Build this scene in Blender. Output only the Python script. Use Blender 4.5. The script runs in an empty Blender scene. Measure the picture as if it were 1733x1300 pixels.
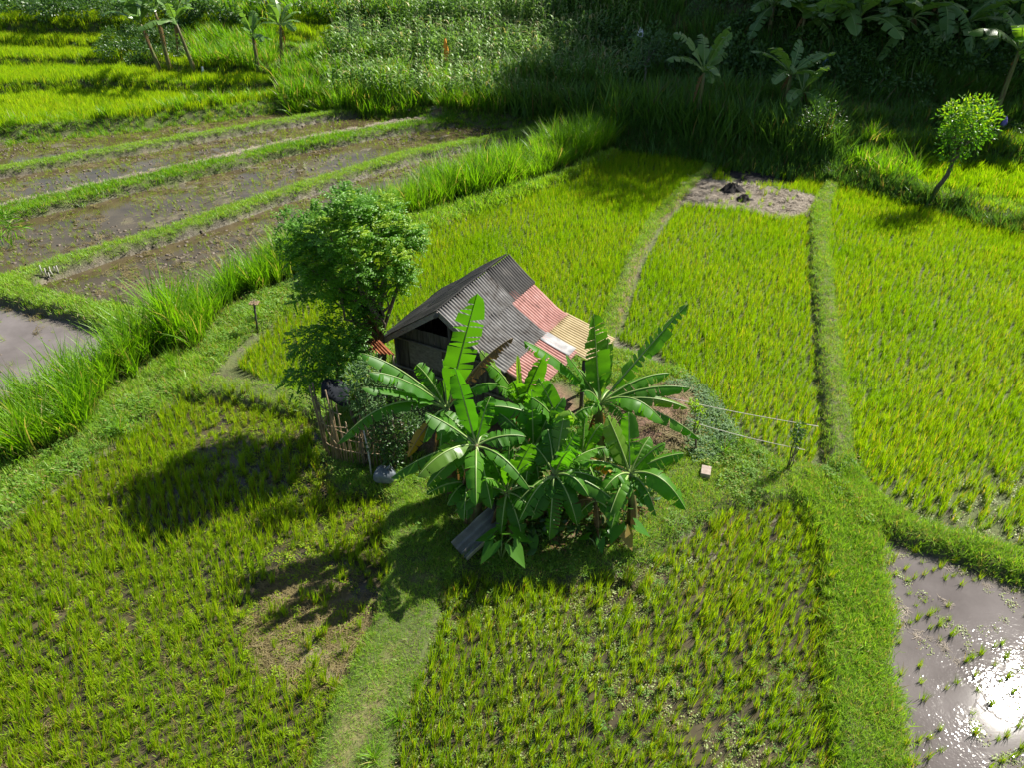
import bpy, math, random
import numpy as np
from mathutils import Vector, Matrix, geometry
R = math.radians
rng = np.random.default_rng(7)
random.seed(7)
C = bpy.context.scene.collection
scn = bpy.context.scene

# ------------------------------------------------------------------ camera
F = 1203.0; PT = R(35); H = 11.0
cp, sp = math.cos(PT), math.sin(PT)
cam = bpy.data.objects.new('camera', bpy.data.cameras.new('camera')); C.objects.link(cam)
cam.location = (0, 0, H); cam.rotation_euler = (R(90) - PT, 0, 0)
cam.data.sensor_width = 36; cam.data.lens = 36 * F / 1733
cam.data.clip_end = 6000; cam.data.clip_start = 0.1
scn.camera = cam

def ray(px, py):
    a = (px - 866.5) / F; b = (py - 650) / F
    return np.array([a, cp - b * sp, -(sp + b * cp)])
def at(px, py, z=0.0):            # point of the level z seen at a photo pixel
    d = ray(px, py); t = (H - z) / -d[2]
    return np.array([0, 0, H]) + d * t
def aty(px, py, y):               # point at the distance y seen at a photo pixel
    d = ray(px, py); return np.array([0, 0, H]) + d * (y / d[1])
def poly(pts, z=0.0):
    return np.array([at(p[0], p[1], z)[:2] for p in pts])

# ------------------------------------------------------------------ noise and distances
def vnoise(x, y, s, seed=0):
    x = np.asarray(x, float) * s; y = np.asarray(y, float) * s
    xi = np.floor(x).astype(np.int64); yi = np.floor(y).astype(np.int64)
    fx = x - xi; fy = y - yi; fx = fx * fx * (3 - 2 * fx); fy = fy * fy * (3 - 2 * fy)
    def hsh(a, b):
        n = (a * 374761393 + b * 668265263 + seed * 974711) & 0x7fffffff
        n = ((n ^ (n >> 13)) * 1274126177) & 0x7fffffff
        return ((n ^ (n >> 16)) & 0xffff) / 65535.0
    a = hsh(xi, yi); b = hsh(xi + 1, yi); c = hsh(xi, yi + 1); d = hsh(xi + 1, yi + 1)
    return (a * (1 - fx) + b * fx) * (1 - fy) + (c * (1 - fx) + d * fx) * fy
def fbm(x, y, s, seed=0):
    return (vnoise(x, y, s, seed) * .55 + vnoise(x, y, s * 2.1, seed + 1) * .3 + vnoise(x, y, s * 4.3, seed + 2) * .15)
def sstep(t):
    t = np.clip(t, 0, 1); return t * t * (3 - 2 * t)
def inside(x, y, P):
    r = np.zeros(x.shape, bool); n = len(P)
    lo = P.min(0); hi = P.max(0)
    bb = (x >= lo[0]) & (x <= hi[0]) & (y >= lo[1]) & (y <= hi[1])
    xs = x[bb]; ys = y[bb]; q = np.zeros(xs.shape, bool)
    for i in range(n):
        x1, y1 = P[i]; x2, y2 = P[(i + 1) % n]
        if y1 == y2: continue
        c = ((y1 > ys) != (y2 > ys)) & (xs < (x2 - x1) * (ys - y1) / (y2 - y1) + x1)
        q ^= c
    r[bb] = q
    return r
def pdist(x, y, L, closed=False, far=3.0):
    d = np.full(x.shape, 1e3); n = len(L)
    lo = L.min(0) - far; hi = L.max(0) + far
    bb = (x >= lo[0]) & (x <= hi[0]) & (y >= lo[1]) & (y <= hi[1])
    xs = x[bb]; ys = y[bb]; q = np.full(xs.shape, 1e3)
    for i in range(n if closed else n - 1):
        x1, y1 = L[i]; x2, y2 = L[(i + 1) % n]
        dx, dy = x2 - x1, y2 - y1; l2 = dx * dx + dy * dy + 1e-12
        t = np.clip(((xs - x1) * dx + (ys - y1) * dy) / l2, 0, 1)
        q = np.minimum(q, np.hypot(xs - x1 - t * dx, ys - y1 - t * dy))
    d[bb] = q
    return d
def sdist(x, y, P):               # positive inside
    d = pdist(x, y, P, True); return np.where(inside(x, y, P), d, -d)

# ------------------------------------------------------------------ layout (photo pixels -> ground)
BUNDS = [  # name, polyline, half width m, height m, colour kind
 ('earth_bund', [(-300,310),(-100,312),(0,292),(200,258),(400,222),(560,196),(640,183)], .40, .34, 'narrow grassy bund with one bare earth side between the two far muddy paddies'),
 ('earth_bund', [(-300,425),(-100,382),(0,364),(250,306),(500,248),(660,218),(770,202)], .75, .32, 'wide bund with a dry straw strip and a green grass strip'),
 ('earth_bund', [(-300,575),(-100,520),(0,488),(60,466),(150,438),(290,397),(450,342),(580,301),(700,264),(830,240),(960,214)], .42, .36, 'long grassy bund ending in a sharp corner at the left paddies'),
 ('earth_bund', [(0,488),(60,508),(150,530),(250,553),(310,575)], .40, .38, 'short grassy bund closing the near muddy paddy at its left end'),
 ('earth_bund', [(330,655),(420,664),(540,692)], .38, .28, 'green bund leading to the bamboo fence with a dark undercut side'),
 ('path', [(700,880),(712,960),(688,1050),(655,1130),(615,1210),(590,1300),(560,1400),(520,1550)], .56, .24, 'trodden grass path running from the banana clump down the front fields'),
 ('earth_bund', [(1412,305),(1388,350),(1388,420),(1398,520),(1405,600),(1416,700),(1425,800)], .27, .32, 'narrow straight grass bund between the two right rice fields'),
 ('earth_bund', [(1440,835),(1530,895),(1640,930),(1733,958),(1950,1040),(2500,1265)], .34, .26, 'grass bund above the flooded sunlit paddy'),
 ('earth_bund', [(1400,845),(1440,930),(1455,1020),(1450,1120),(1462,1220),(1480,1320),(1500,1500)], .50, .24, 'broad grass bund left of the flooded sunlit paddy'),
 ('earth_bund', [(1222,262),(1172,308),(1108,370),(1070,440),(1045,510),(1020,580),(1000,640)], .20, .18, 'low pale bund with a dry ditch between hut and far shade'),
 ('earth_bund', [(-300,275),(-100,252),(0,234),(200,213),(400,185),(490,176),(640,184),(780,199),(970,206)], .22, .18, 'thin bund along the foot of the terrace bank'),
]
for b in BUNDS: pass
BL = [(n, poly(p, .12), w, hh, l) for n, p, w, hh, l in BUNDS]
PLOT = poly([(540,690),(560,640),(640,590),(800,566),(960,570),(1060,596),(1150,630),(1210,680),(1240,730),(1330,788),(1400,795),(1440,780),(1490,850),(1530,890),(1470,905),(1400,862),(1300,850),(1200,872),(1120,925),(1050,962),(960,984),(860,988),(800,965),(750,1000),(690,880),(640,838),(575,832),(545,770)], .1)
GFRONT = [(-300,930),(0,797),(60,790),(134,755),(187,672),(234,645),(290,600),(340,605),(365,550),(418,512),(495,485),(600,430),(700,372),(780,345),(880,318),(960,290),(1045,252)]
GBACK = [(1068,225),(1000,240),(900,270),(800,302),(720,332),(620,377),(500,442),(400,492),(330,547),(250,592),(180,632),(100,682),(0,722),(-300,850)]
TALLG = poly(GFRONT + GBACK)
WEED = poly(GFRONT[:12] + [(690,395),(600,455),(520,505),(470,545),(400,595),(340,650),(250,715),(150,790),(0,900),(-300,1010)])
WEED2 = poly([(690,378),(780,350),(880,322),(960,295),(1040,258),(1048,262),(960,306),(880,336),(780,372),(700,405)])
F1 = poly([(400,620),(450,565),(520,510),(600,455),(690,405),(760,380),(880,335),(960,302),(1045,262),(1120,258),(1215,264),(1165,312),(1102,372),(1062,440),(1035,520),(1005,600),(960,680),(700,680),(560,690),(480,665)])
F2 = poly([(1215,272),(1400,302),(1380,340),(1372,400),(1376,500),(1384,600),(1390,700),(1396,785),(1330,785),(1240,720),(1190,655),(1110,600),(1045,575),(1058,500),(1084,430),(1122,370),(1178,310)])
F3 = poly([(1425,308),(1520,338),(1580,350),(1733,382),(1950,430),(2500,545),(2500,1235),(1950,1010),(1733,925),(1640,900),(1540,865),(1460,820),(1432,800),(1420,700),(1408,600),(1400,500),(1392,400),(1398,330)])
F4 = poly([(330,668),(420,676),(530,708),(545,780),(572,838),(640,845),(690,890),(700,960),(672,1030),(625,1110),(585,1190),(550,1290),(520,1400),(480,1520),(-420,1520),(-300,1010),(0,905),(150,795),(250,720)])
F5 = poly([(735,1030),(755,1000),(800,970),(860,990),(960,986),(1050,965),(1120,928),(1200,876),(1300,855),(1395,870),(1420,950),(1428,1020),(1415,1120),(1418,1220),(1440,1320),(1455,1520),(580,1520),(625,1350),(650,1260),(690,1170),(725,1090)])
F6 = poly([(1490,905),(1560,925),(1640,950),(1733,978),(1950,1050),(2500,1275),(2500,1520),(1530,1520),(1515,1320),(1500,1220),(1490,1120),(1495,1020),(1475,935)])
M1 = poly([(-250,270),(0,234),(200,214),(400,186),(490,178),(630,184),(560,196),(400,222),(200,258),(0,292),(-250,340)])
M2 = poly([(-250,345),(0,292),(200,258),(400,222),(560,196),(650,186),(760,200),(650,218),(500,246),(250,302),(0,358),(-250,415)])
M3 = poly([(-250,450),(0,372),(300,312),(580,242),(775,200),(968,206),(830,238),(700,262),(580,300),(450,340),(290,395),(150,436),(60,465),(0,486),(-250,560)])
M4 = poly([(30,488),(150,442),(290,400),(450,345),(580,303),(700,267),(830,242),(965,215),(1000,240),(900,270),(800,302),(720,332),(620,377),(500,442),(400,492),(330,547),(290,565),(150,525)])
M5 = poly([(-250,600),(0,490),(60,508),(150,530),(250,553),(300,570),(250,592),(180,632),(100,682),(0,722),(-250,830)])
BARE2 = poly([(1140,335),(1175,300),(1240,312),(1330,322),(1385,335),(1365,362),(1325,372),(1250,356),(1160,348)])
ASH = poly([(1222,292),(1260,282),(1320,286),(1358,296),(1340,316),(1240,314)])
STRAW4 = poly([(470,960),(560,945),(640,1000),(650,1060),(600,1150),(540,1190),(450,1150),(400,1080),(430,1010)])
POND4 = poly([(350,720),(540,705),(552,790),(575,845),(480,850),(380,830),(300,800)])
POND5 = poly([(440,945),(480,915),(540,930),(560,960),(500,985),(450,975)])
SOIL = poly([(1080,655),(1160,650),(1185,690),(1170,760),(1100,770),(1040,730),(1000,660)], .25)

SHADOW_DIP = poly([(1404,305),(1376,350),(1372,420),(1380,520),(1384,600),(1392,700),(1396,780)])  # dip added beside the bund, shaped to hold its dark shadow line
DITCH2 = poly([(1212,285),(1166,330),(1112,390),(1086,440),(1064,500),(1045,560)])
Z = [0, .35, .8, 1.2, 1.6, 2.0, 2.35]
EDG = [
 (.45, .9, [(-600,300),(-300,262),(0,222),(240,200),(480,168),(640,178),(780,192),(970,200),(1060,232),(1220,257),(1420,288),(1580,330),(1733,368),(2100,460)]),
 (.65, .5, [(-600,160),(0,141),(180,134),(370,140),(560,138),(850,150),(1000,165),(1100,208),(1400,246),(1550,240),(1733,252),(2100,280)]),
 (.62, .5, [(-600,100),(0,96),(230,97),(330,112),(560,108),(850,112),(1050,125),(1200,172),(1400,200),(1733,198),(2100,205)]),
 (.60, .5, [(-600,68),(0,67),(180,69),(330,72),(560,76),(850,78),(1100,95),(1300,140),(1733,160),(2100,165)]),
 (.58, .5, [(-600,46),(0,46),(300,48),(560,52),(850,50),(1100,70),(1733,110),(2100,110)]),
 (.48, .5, [(-600,34),(0,34),(400,33),(850,34),(1100,45),(1733,70),(2100,70)]),
]
ED = []; zz = 0
for dz, wd, pts in EDG:
    zz += dz
    P = np.array([at(p[0], p[1], zz + .1)[:2] for p in pts]); P = P[np.argsort(P[:, 0])]
    ED.append((dz, wd, P))
HL = np.array([at(p[0], p[1], 2.4)[:2] for p in [(860,40),(1000,85),(1100,112),(1250,138),(1450,160),(1733,160),(2100,165)]])
HL = HL[np.argsort(HL[:, 0])]
FLD = [('mud', p) for p in (M1, M2, M3, M4, M5)] + [('wet', p) for p in (F4, F5)] + [('rice', p) for p in (F1, F2, F3)] + [('flood', F6)]

def level(x, y):
    r = np.zeros(x.shape)
    for dz, wd, P in ED:
        ye = np.interp(x, P[:, 0], P[:, 1]) + (vnoise(x, y, .35, 31) - .5) * .8
        r += dz * sstep((y - ye) / wd + .5)
    yh = np.interp(x, HL[:, 0], HL[:, 1])
    t = np.maximum(y - yh + 1.5, 0); rise = np.where(t < 3, t * t / 6, t - 1.5) * .6
    r += np.minimum(rise, 24 + 4 * vnoise(x, y, .02, 5)) * sstep((x + 2) / 12)
    r += np.minimum(np.maximum(y - 72, 0) * .12, 14)
    return r

def height(x, y, cls=False):
    x = np.asarray(x, float); y = np.asarray(y, float)
    lv = level(x, y)
    h = -.05 + (fbm(x, y, 1.3, 3) - .5) * .05
    k = np.zeros(x.shape, int)
    for kind, P in FLD:
        i = inside(x, y, P)
        if kind == 'mud':
            h = np.where(i, -.03 + (fbm(x, y, .8, 4) - .5) * .13 + (fbm(x, y, 4.5, 9) - .5) * .14, h)
            if P is M5: h = np.where(i, h - .055, h)
        elif kind == 'wet':
            h = np.where(i, -.035 + (fbm(x, y, .7, 11) - .5) * .09 + (fbm(x, y, 6, 12) - .5) * .05, h)
        elif kind == 'flood':
            h = np.where(i, -.07 + (fbm(x, y, .9, 13) - .5) * .10 + (fbm(x, y, 6, 14) - .5) * .04, h)
    for P in (POND4, POND5):
        h = h - .07 * sstep(sdist(x, y, P) / .5 + .3)
    for Q in (SHADOW_DIP, DITCH2):
        h = h - .13 * sstep((.30 - pdist(x, y, Q)) / .2)
    s = sdist(x, y, STRAW4); h = h + .05 * sstep(s / .4)
    rough = (fbm(x, y, 2.5, 21) - .5)
    ids = []
    def up(v, c):
        nonlocal h, k
        k = np.where((v > h) & (v > .03), c, k); h = np.maximum(h, v)
    for P in (TALLG, WEED, WEED2):
        s = sdist(x, y, P); up((.26 + rough * .14) * sstep((s + .25) / .45) - .06, 2)
    s = sdist(x, y, PLOT)
    up((.30 + rough * .12) * sstep((s + .15 + rough * .3) / .35) - .06, 1)
    for j, (n, P, w, hh, l) in enumerate(BL):
        d = pdist(x, y, P)
        ww = w * (1 + (vnoise(x, y, .8, 40 + j) - .5) * .35)
        up((hh + rough * .10 + .06) * sstep((ww + .16 - d) / .26) - .06, 10 + j)
    ms = sdist(x, y, SOIL); h = h + np.where(ms > -.4, .28 * sstep((ms + .2) / .9), 0)
    k = np.where(lv > .08, 3, k)
    h = np.where(lv > .02, np.maximum(h, .02) , h) + lv + np.where(lv > .1, (fbm(x, y, .8, 50) - .5) * .15, 0)
    yh = np.interp(x, HL[:, 0], HL[:, 1])
    k = np.where((lv > 2) & (y > yh) & (x > 2), 4, k)
    return (h, k) if cls else h

def hz(x, y): return float(height(np.array([x]), np.array([y]))[0])
def hit(px, py):                  # where the photo pixel meets the terrain
    d = ray(px, py); t = np.arange(5, 160, .1)
    X = d[0] * t; Y = d[1] * t; Zr = H + d[2] * t
    hh = height(X, Y); i = np.argmax(Zr < hh)
    return np.array([X[i], Y[i], hh[i]])

# ------------------------------------------------------------------ materials
def newmat(name):
    m = bpy.data.materials.new(name); m.use_nodes = True
    nt = m.node_tree; nt.nodes.clear()
    o = nt.nodes.new('ShaderNodeOutputMaterial'); return m, nt, o
def N(nt, t, **kw):
    n = nt.nodes.new('ShaderNode' + t)
    for k, v in kw.items():
        if k in n.inputs: n.inputs[k].default_value = v
        else: setattr(n, k, v)
    return n
def noise(nt, scale, detail=3, obj=False, rough=.6):
    n = N(nt, 'TexNoise', Scale=scale, Detail=detail, Roughness=rough)
    if obj: tc = N(nt, 'TexCoord'); nt.links.new(tc.outputs['Object'], n.inputs['Vector'])
    else: g = N(nt, 'NewGeometry'); nt.links.new(g.outputs['Position'], n.inputs['Vector'])
    return n
def ramp(nt, src, stops):
    r = N(nt, 'ValToRGB'); e = r.color_ramp.elements
    while len(e) < len(stops): e.new(.5)
    for q, (p, c) in zip(e, stops): q.position = p; q.color = (*c, 1) if len(c) == 3 else c
    nt.links.new(src, r.inputs[0]); return r
def mixc(nt, fac, a, b, mode='MIX'):
    m = N(nt, 'Mix', data_type='RGBA', blend_type=mode)
    for s, v in ((m.inputs[0], fac), (m.inputs[6], a), (m.inputs[7], b)):
        if hasattr(v, 'is_output'): nt.links.new(v, s)
        elif isinstance(v, (int, float)): s.default_value = v
        else: s.default_value = (*v, 1)
    return m.outputs[2]
def math_(nt, op, a, b=0.0):
    m = N(nt, 'Math', operation=op)
    for s, v in ((m.inputs[0], a), (m.inputs[1], b)):
        if hasattr(v, 'is_output'): nt.links.new(v, s)
        else: s.default_value = v
    return m.outputs[0]
def foliage(name, ca, cb, cdry=None, dry=.0, trans=.45, rough=.45, spec=.35, tcol=None, big=.5, base=None):
    """leaf: colour varies per blade (attribute r), per plant and over the field; lets light through"""
    m, nt, o = newmat(name)
    at_ = N(nt, 'Attribute', attribute_name='r'); oi = N(nt, 'ObjectInfo')
    nz = noise(nt, big, 3)
    f = math_(nt, 'ADD', math_(nt, 'MULTIPLY', at_.outputs['Fac'], .40), math_(nt, 'MULTIPLY', oi.outputs['Random'], .25))
    f = math_(nt, 'ADD', f, math_(nt, 'MULTIPLY', math_(nt, 'SUBTRACT', nz.outputs['Fac'], .25), .75))
    col = mixc(nt, f, ca, cb)
    if cdry is not None:
        a2 = N(nt, 'Attribute', attribute_name='r2')
        g = math_(nt, 'GREATER_THAN', math_(nt, 'ADD', a2.outputs['Fac'], math_(nt, 'MULTIPLY', nz.outputs['Fac'], .15)), 1.07 - dry)
        col = mixc(nt, g, col, cdry)
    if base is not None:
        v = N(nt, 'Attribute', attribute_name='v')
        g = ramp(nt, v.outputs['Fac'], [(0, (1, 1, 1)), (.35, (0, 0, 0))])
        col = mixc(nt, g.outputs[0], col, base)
    p = N(nt, 'BsdfPrincipled', Roughness=rough); p.inputs['Specular IOR Level'].default_value = spec
    nt.links.new(col, p.inputs['Base Color'])
    t = N(nt, 'BsdfTranslucent')
    nt.links.new(mixc(nt, 1.0, col, tcol or (1.5, 1.45, .55), 'MULTIPLY'), t.inputs['Color'])
    s = N(nt, 'MixShader'); s.inputs[0].default_value = trans
    nt.links.new(p.outputs[0], s.inputs[1]); nt.links.new(t.outputs[0], s.inputs[2])
    nt.links.new(s.outputs[0], o.inputs['Surface']); return m
def solid(name, stops, scale=4, rough=.8, obj=True, spec=.3, bump=0, bscale=20, stretch=None, metal=0):
    m, nt, o = newmat(name)
    nz = noise(nt, scale, 5, obj)
    if stretch:
        mp = N(nt, 'Mapping'); mp.inputs['Scale'].default_value = stretch
        nt.links.new(nz.inputs['Vector'].links[0].from_socket, mp.inputs['Vector']); nt.links.new(mp.outputs[0], nz.inputs['Vector'])
    r = ramp(nt, nz.outputs['Fac'], stops)
    p = N(nt, 'BsdfPrincipled', Roughness=rough, Metallic=metal); p.inputs['Specular IOR Level'].default_value = spec
    nt.links.new(r.outputs[0], p.inputs['Base Color'])
    if bump:
        b = N(nt, 'Bump', Strength=bump, Distance=.02); n2 = noise(nt, bscale, 4, obj)
        nt.links.new(n2.outputs['Fac'], b.inputs['Height']); nt.links.new(b.outputs[0], p.inputs['Normal'])
    nt.links.new(p.outputs[0], o.inputs['Surface']); return m

def ground_mat():
    m, nt, o = newmat('soil')
    gr = N(nt, 'Attribute', attribute_name='gr'); dr = N(nt, 'Attribute', attribute_name='dry'); so = N(nt, 'Attribute', attribute_name='soil')
    n1 = noise(nt, 2.2, 6); n2 = noise(nt, 14, 5); n3 = noise(nt, .35, 3)
    mud = ramp(nt, n1.outputs['Fac'], [(.3, (.042, .034, .018)), (.5, (.082, .067, .038)), (.72, (.13, .108, .064))])
    grass = ramp(nt, n1.outputs['Fac'], [(.3, (.05, .04, .02)), (.5, (.055, .075, .014)), (.7, (.08, .09, .02))])
    straw = ramp(nt, n2.outputs['Fac'], [(.3, (.12, .09, .035)), (.6, (.26, .20, .09)), (.8, (.34, .28, .14))])
    bare = ramp(nt, n2.outputs['Fac'], [(.3, (.07, .04, .025)), (.55, (.15, .085, .05)), (.8, (.26, .17, .10))])
    c = mixc(nt, gr.outputs['Fac'], mud.outputs[0], grass.outputs[0])
    c = mixc(nt, dr.outputs['Fac'], c, straw.outputs[0]); c = mixc(nt, so.outputs['Fac'], c, bare.outputs[0])
    p = N(nt, 'BsdfPrincipled')
    nt.links.new(c, p.inputs['Base Color'])
    rr = ramp(nt, n2.outputs['Fac'], [(.35, (.5,) * 3), (.65, (.8,) * 3)])
    nt.links.new(mixc(nt, gr.outputs['Fac'], rr.outputs[0], (.9, .9, .9)), p.inputs['Roughness'])
    b = N(nt, 'Bump', Strength=.8, Distance=.05); nt.links.new(n2.outputs['Fac'], b.inputs['Height']); nt.links.new(b.outputs[0], p.inputs['Normal'])
    nt.links.new(p.outputs[0], o.inputs['Surface']); return m
def water_mat(name, ca, cb, rough, bump, bscale):
    m, nt, o = newmat(name)
    n1 = noise(nt, .8, 5)
    r = ramp(nt, n1.outputs['Fac'], [(.35, ca), (.65, cb)])
    p = N(nt, 'BsdfPrincipled', Roughness=rough, IOR=1.33); p.inputs['Specular IOR Level'].default_value = .5
    nt.links.new(r.outputs[0], p.inputs['Base Color'])
    n2 = noise(nt, bscale, 1); n3 = noise(nt, 1.1, 3); pm = ramp(nt, n3.outputs['Fac'], [(.42, (.04,) * 3), (.56, (1, 1, 1))])
    hgt = math_(nt, 'MULTIPLY', n2.outputs['Fac'], pm.outputs[0]); b = N(nt, 'Bump', Strength=bump, Distance=.01)
    nt.links.new(hgt, b.inputs['Height']); nt.links.new(b.outputs[0], p.inputs['Normal'])
    nt.links.new(p.outputs[0], o.inputs['Surface']); return m

M = {}
M['soil'] = ground_mat()
M['water'] = water_mat('muddy_water', (.046, .035, .017), (.082, .064, .034), .08, .12, 9)
M['water_grey'] = water_mat('grey_muddy_water', (.10, .085, .075), (.15, .13, .12), .05, .05, 9)
M['water_dark'] = water_mat('dark_water', (.035, .03, .018), (.07, .058, .032), .05, .10, 9)
M['water_sun'] = water_mat('sunlit_water', (.07, .060, .056), (.11, .097, .092), .038, .25, 17)
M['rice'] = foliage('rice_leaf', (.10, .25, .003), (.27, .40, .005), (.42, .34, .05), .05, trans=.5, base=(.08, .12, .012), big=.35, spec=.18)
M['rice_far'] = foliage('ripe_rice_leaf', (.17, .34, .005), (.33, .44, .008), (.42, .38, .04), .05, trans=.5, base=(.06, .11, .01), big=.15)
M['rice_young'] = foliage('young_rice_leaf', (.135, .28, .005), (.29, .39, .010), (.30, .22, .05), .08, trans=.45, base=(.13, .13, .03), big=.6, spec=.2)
M['grass'] = foliage('short_grass', (.11, .27, .014), (.30, .46, .045), (.33, .27, .11), .10, trans=.42, big=.9)
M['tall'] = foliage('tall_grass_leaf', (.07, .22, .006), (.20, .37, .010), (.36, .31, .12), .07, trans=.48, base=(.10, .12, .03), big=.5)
M['dark_grass'] = foliage('shade_darkened_grass', (.05, .14, .02), (.11, .22, .03), (.15, .12, .05), .04, trans=.35, big=.4)  # darker copy of the grass, the slope's shade put into its colour
M['weed'] = foliage('weed_leaf', (.06, .17, .016), (.18, .29, .05), (.28, .22, .08), .05, trans=.4, rough=.6, spec=.2, big=1.2)
M['scum'] = foliage('floating_weed', (.12, .18, .025), (.25, .30, .07), (.16, .09, .04), .10, trans=.3, big=1.0)
M['straw'] = foliage('straw', (.09, .075, .025), (.21, .165, .065), trans=.15, rough=.7, tcol=(1, .9, .6))
M['corn'] = foliage('corn_leaf', (.10, .21, .04), (.23, .36, .08), (.40, .35, .16), .05, trans=.38, rough=.45, spec=.35, tcol=(1.2, 1.3, .6))
M['tassel'] = solid('corn_tassel', [(.3, (.24, .25, .11)), (.7, (.36, .35, .18))])
M['banana'] = foliage('banana_leaf', (.026, .12, .010), (.085, .21, .016), (.24, .17, .05), .10, trans=.42, rough=.45, spec=.25, tcol=(2.3, 2.4, .4), big=.8)
M['banana_bright'] = foliage('young_and_sunlit_banana_leaf', (.09, .20, .02), (.15, .27, .03), trans=.5, rough=.35, spec=.5, tcol=(1.6, 1.6, .5), big=.8)  # lighter leaf colour, for furled young leaves and for painted-in sunlight
M['banana_far'] = foliage('brightened_banana_leaf', (.075, .17, .04), (.15, .26, .06), trans=.4, rough=.36, spec=.5, tcol=(1.5, 1.5, .5))  # leaf colour brightened so plants on the dark hillside stay readable
M['dead'] = foliage('dead_leaf', (.10, .065, .028), (.22, .15, .07), trans=.3, rough=.8, spec=.1, tcol=(1.1, .9, .5))
M['yellowleaf'] = foliage('yellow_leaf', (.42, .30, .02), (.38, .20, .03), trans=.4, tcol=(1.1, 1, .5))
M['rib'] = solid('banana_rib', [(.3, (.16, .25, .06)), (.7, (.26, .34, .11))], rough=.4, spec=.5)
M['rib_dead'] = solid('dead_rib', [(.3, (.14, .09, .04)), (.7, (.24, .16, .08))], rough=.8)
M['stem'] = solid('banana_stem', [(.30, (.055, .035, .02)), (.48, (.12, .10, .04)), (.62, (.13, .17, .05)), (.8, (.20, .15, .08))], scale=3, rough=.55, stretch=(4, 4, .7), bump=.4)
M['bark'] = solid('bark', [(.3, (.06, .045, .03)), (.7, (.16, .13, .09))], scale=6, rough=.9, stretch=(3, 3, .6), bump=.6)
M['bark_pale'] = solid('pale_bark', [(.3, (.10, .085, .065)), (.7, (.22, .19, .15))], scale=6, rough=.9, stretch=(3, 3, .6), bump=.6)
M['tree'] = foliage('tree_leaf', (.045, .16, .012), (.15, .32, .02), trans=.46, rough=.42, spec=.4, tcol=(1.6, 1.6, .4), big=.7)
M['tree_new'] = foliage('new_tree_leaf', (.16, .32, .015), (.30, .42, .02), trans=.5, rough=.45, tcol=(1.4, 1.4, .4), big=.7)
M['forest'] = foliage('forest_leaf', (.03, .085, .02), (.075, .15, .03), trans=.25, rough=.5, big=.3)
M['shrub'] = foliage('shrub_leaf', (.028, .085, .016), (.075, .15, .035), trans=.35, rough=.4, spec=.45, big=1.5)
M['shrub_pale'] = foliage('pale_shrub_leaf', (.06, .13, .045), (.14, .23, .09), trans=.35, rough=.6, spec=.25, tcol=(1.2, 1.3, .7), big=1.5)
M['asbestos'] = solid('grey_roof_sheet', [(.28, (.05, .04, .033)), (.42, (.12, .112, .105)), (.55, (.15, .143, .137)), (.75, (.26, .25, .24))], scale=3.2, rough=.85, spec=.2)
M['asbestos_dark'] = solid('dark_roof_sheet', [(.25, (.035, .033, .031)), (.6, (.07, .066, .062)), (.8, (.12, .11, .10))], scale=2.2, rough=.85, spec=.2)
M['pink'] = solid('faded_red_roof_sheet', [(.25, (.22, .11, .09)), (.5, (.38, .19, .16)), (.8, (.44, .27, .24))], scale=5, rough=.75)
M['yellow'] = solid('yellowed_roof_sheet', [(.3, (.34, .26, .13)), (.7, (.50, .41, .24))], scale=2.5, rough=.7)
M['white'] = solid('white_sheet', [(.3, (.12, .12, .12)), (.7, (.30, .30, .30))], scale=4, rough=.6)
M['rust'] = solid('rusty_sheet', [(.3, (.16, .055, .022)), (.6, (.33, .12, .05)), (.8, (.42, .22, .11))], scale=5, rough=.85)
M['wood'] = solid('old_wood', [(.3, (.05, .042, .035)), (.55, (.11, .095, .08)), (.8, (.19, .165, .14))], scale=3, rough=.9, stretch=(5, 5, .6), bump=.4)
M['wood_grey'] = solid('grey_plank', [(.3, (.13, .115, .10)), (.7, (.27, .24, .21))], scale=4, rough=.9, stretch=(1, 5, 5), bump=.3)
M['bamboo'] = solid('bamboo', [(.3, (.12, .085, .045)), (.55, (.24, .175, .10)), (.8, (.36, .28, .17))], scale=3, rough=.6, spec=.4)
M['bamboo_pale'] = solid('pale_pole', [(.3, (.30, .28, .25)), (.7, (.46, .44, .40))], scale=6, rough=.7)
M['galv'] = solid('weathered_zinc_sheet', [(.3, (.12, .12, .115)), (.6, (.24, .23, .20)), (.8, (.36, .30, .22))], scale=3, rough=.55, spec=.5)
M['sack'] = solid('plastic_sack', [(.3, (.08, .095, .11)), (.7, (.15, .17, .19))], scale=6, rough=.5, bump=.5, bscale=8)
M['tarp'] = solid('dark_tarp', [(.3, (.008, .010, .014)), (.7, (.025, .028, .034))], scale=5, rough=.85, spec=.08, bump=.5, bscale=9)
M['brick'] = solid('pale_block', [(.3, (.22, .17, .14)), (.7, (.34, .28, .24))], scale=9, rough=.9, bump=.3, bscale=40)
M['ash'] = solid('burnt_soil', [(.3, (.006, .006, .006)), (.6, (.025, .02, .018)), (.8, (.07, .06, .055))], scale=8, rough=.95)
M['clod'] = solid('mud_clod', [(.3, (.06, .046, .034)), (.7, (.15, .12, .09))], scale=8, rough=.6, obj=False, bump=.4)
M['orange'] = solid('orange_cloth', [(.3, (.65, .22, .02)), (.7, (.8, .34, .04))], rough=.8)
M['whitecloth'] = solid('white_plastic', [(.3, (.66, .66, .68)), (.7, (.82, .82, .84))], rough=.5)
M['bluecloth'] = solid('blue_plastic', [(.3, (.22, .40, .62)), (.7, (.36, .56, .78))], rough=.5)
M['purplecloth'] = solid('purple_plastic', [(.3, (.16, .12, .45)), (.7, (.28, .22, .62))], rough=.5)
M['wire'] = solid('pale_rope', [(.3, (.42, .38, .32)), (.7, (.55, .50, .44))], rough=.7)
M['bare_straw'] = foliage('grey_straw', (.18, .15, .11), (.40, .34, .27), trans=.1, rough=.8, tcol=(1, .9, .7))

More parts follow.
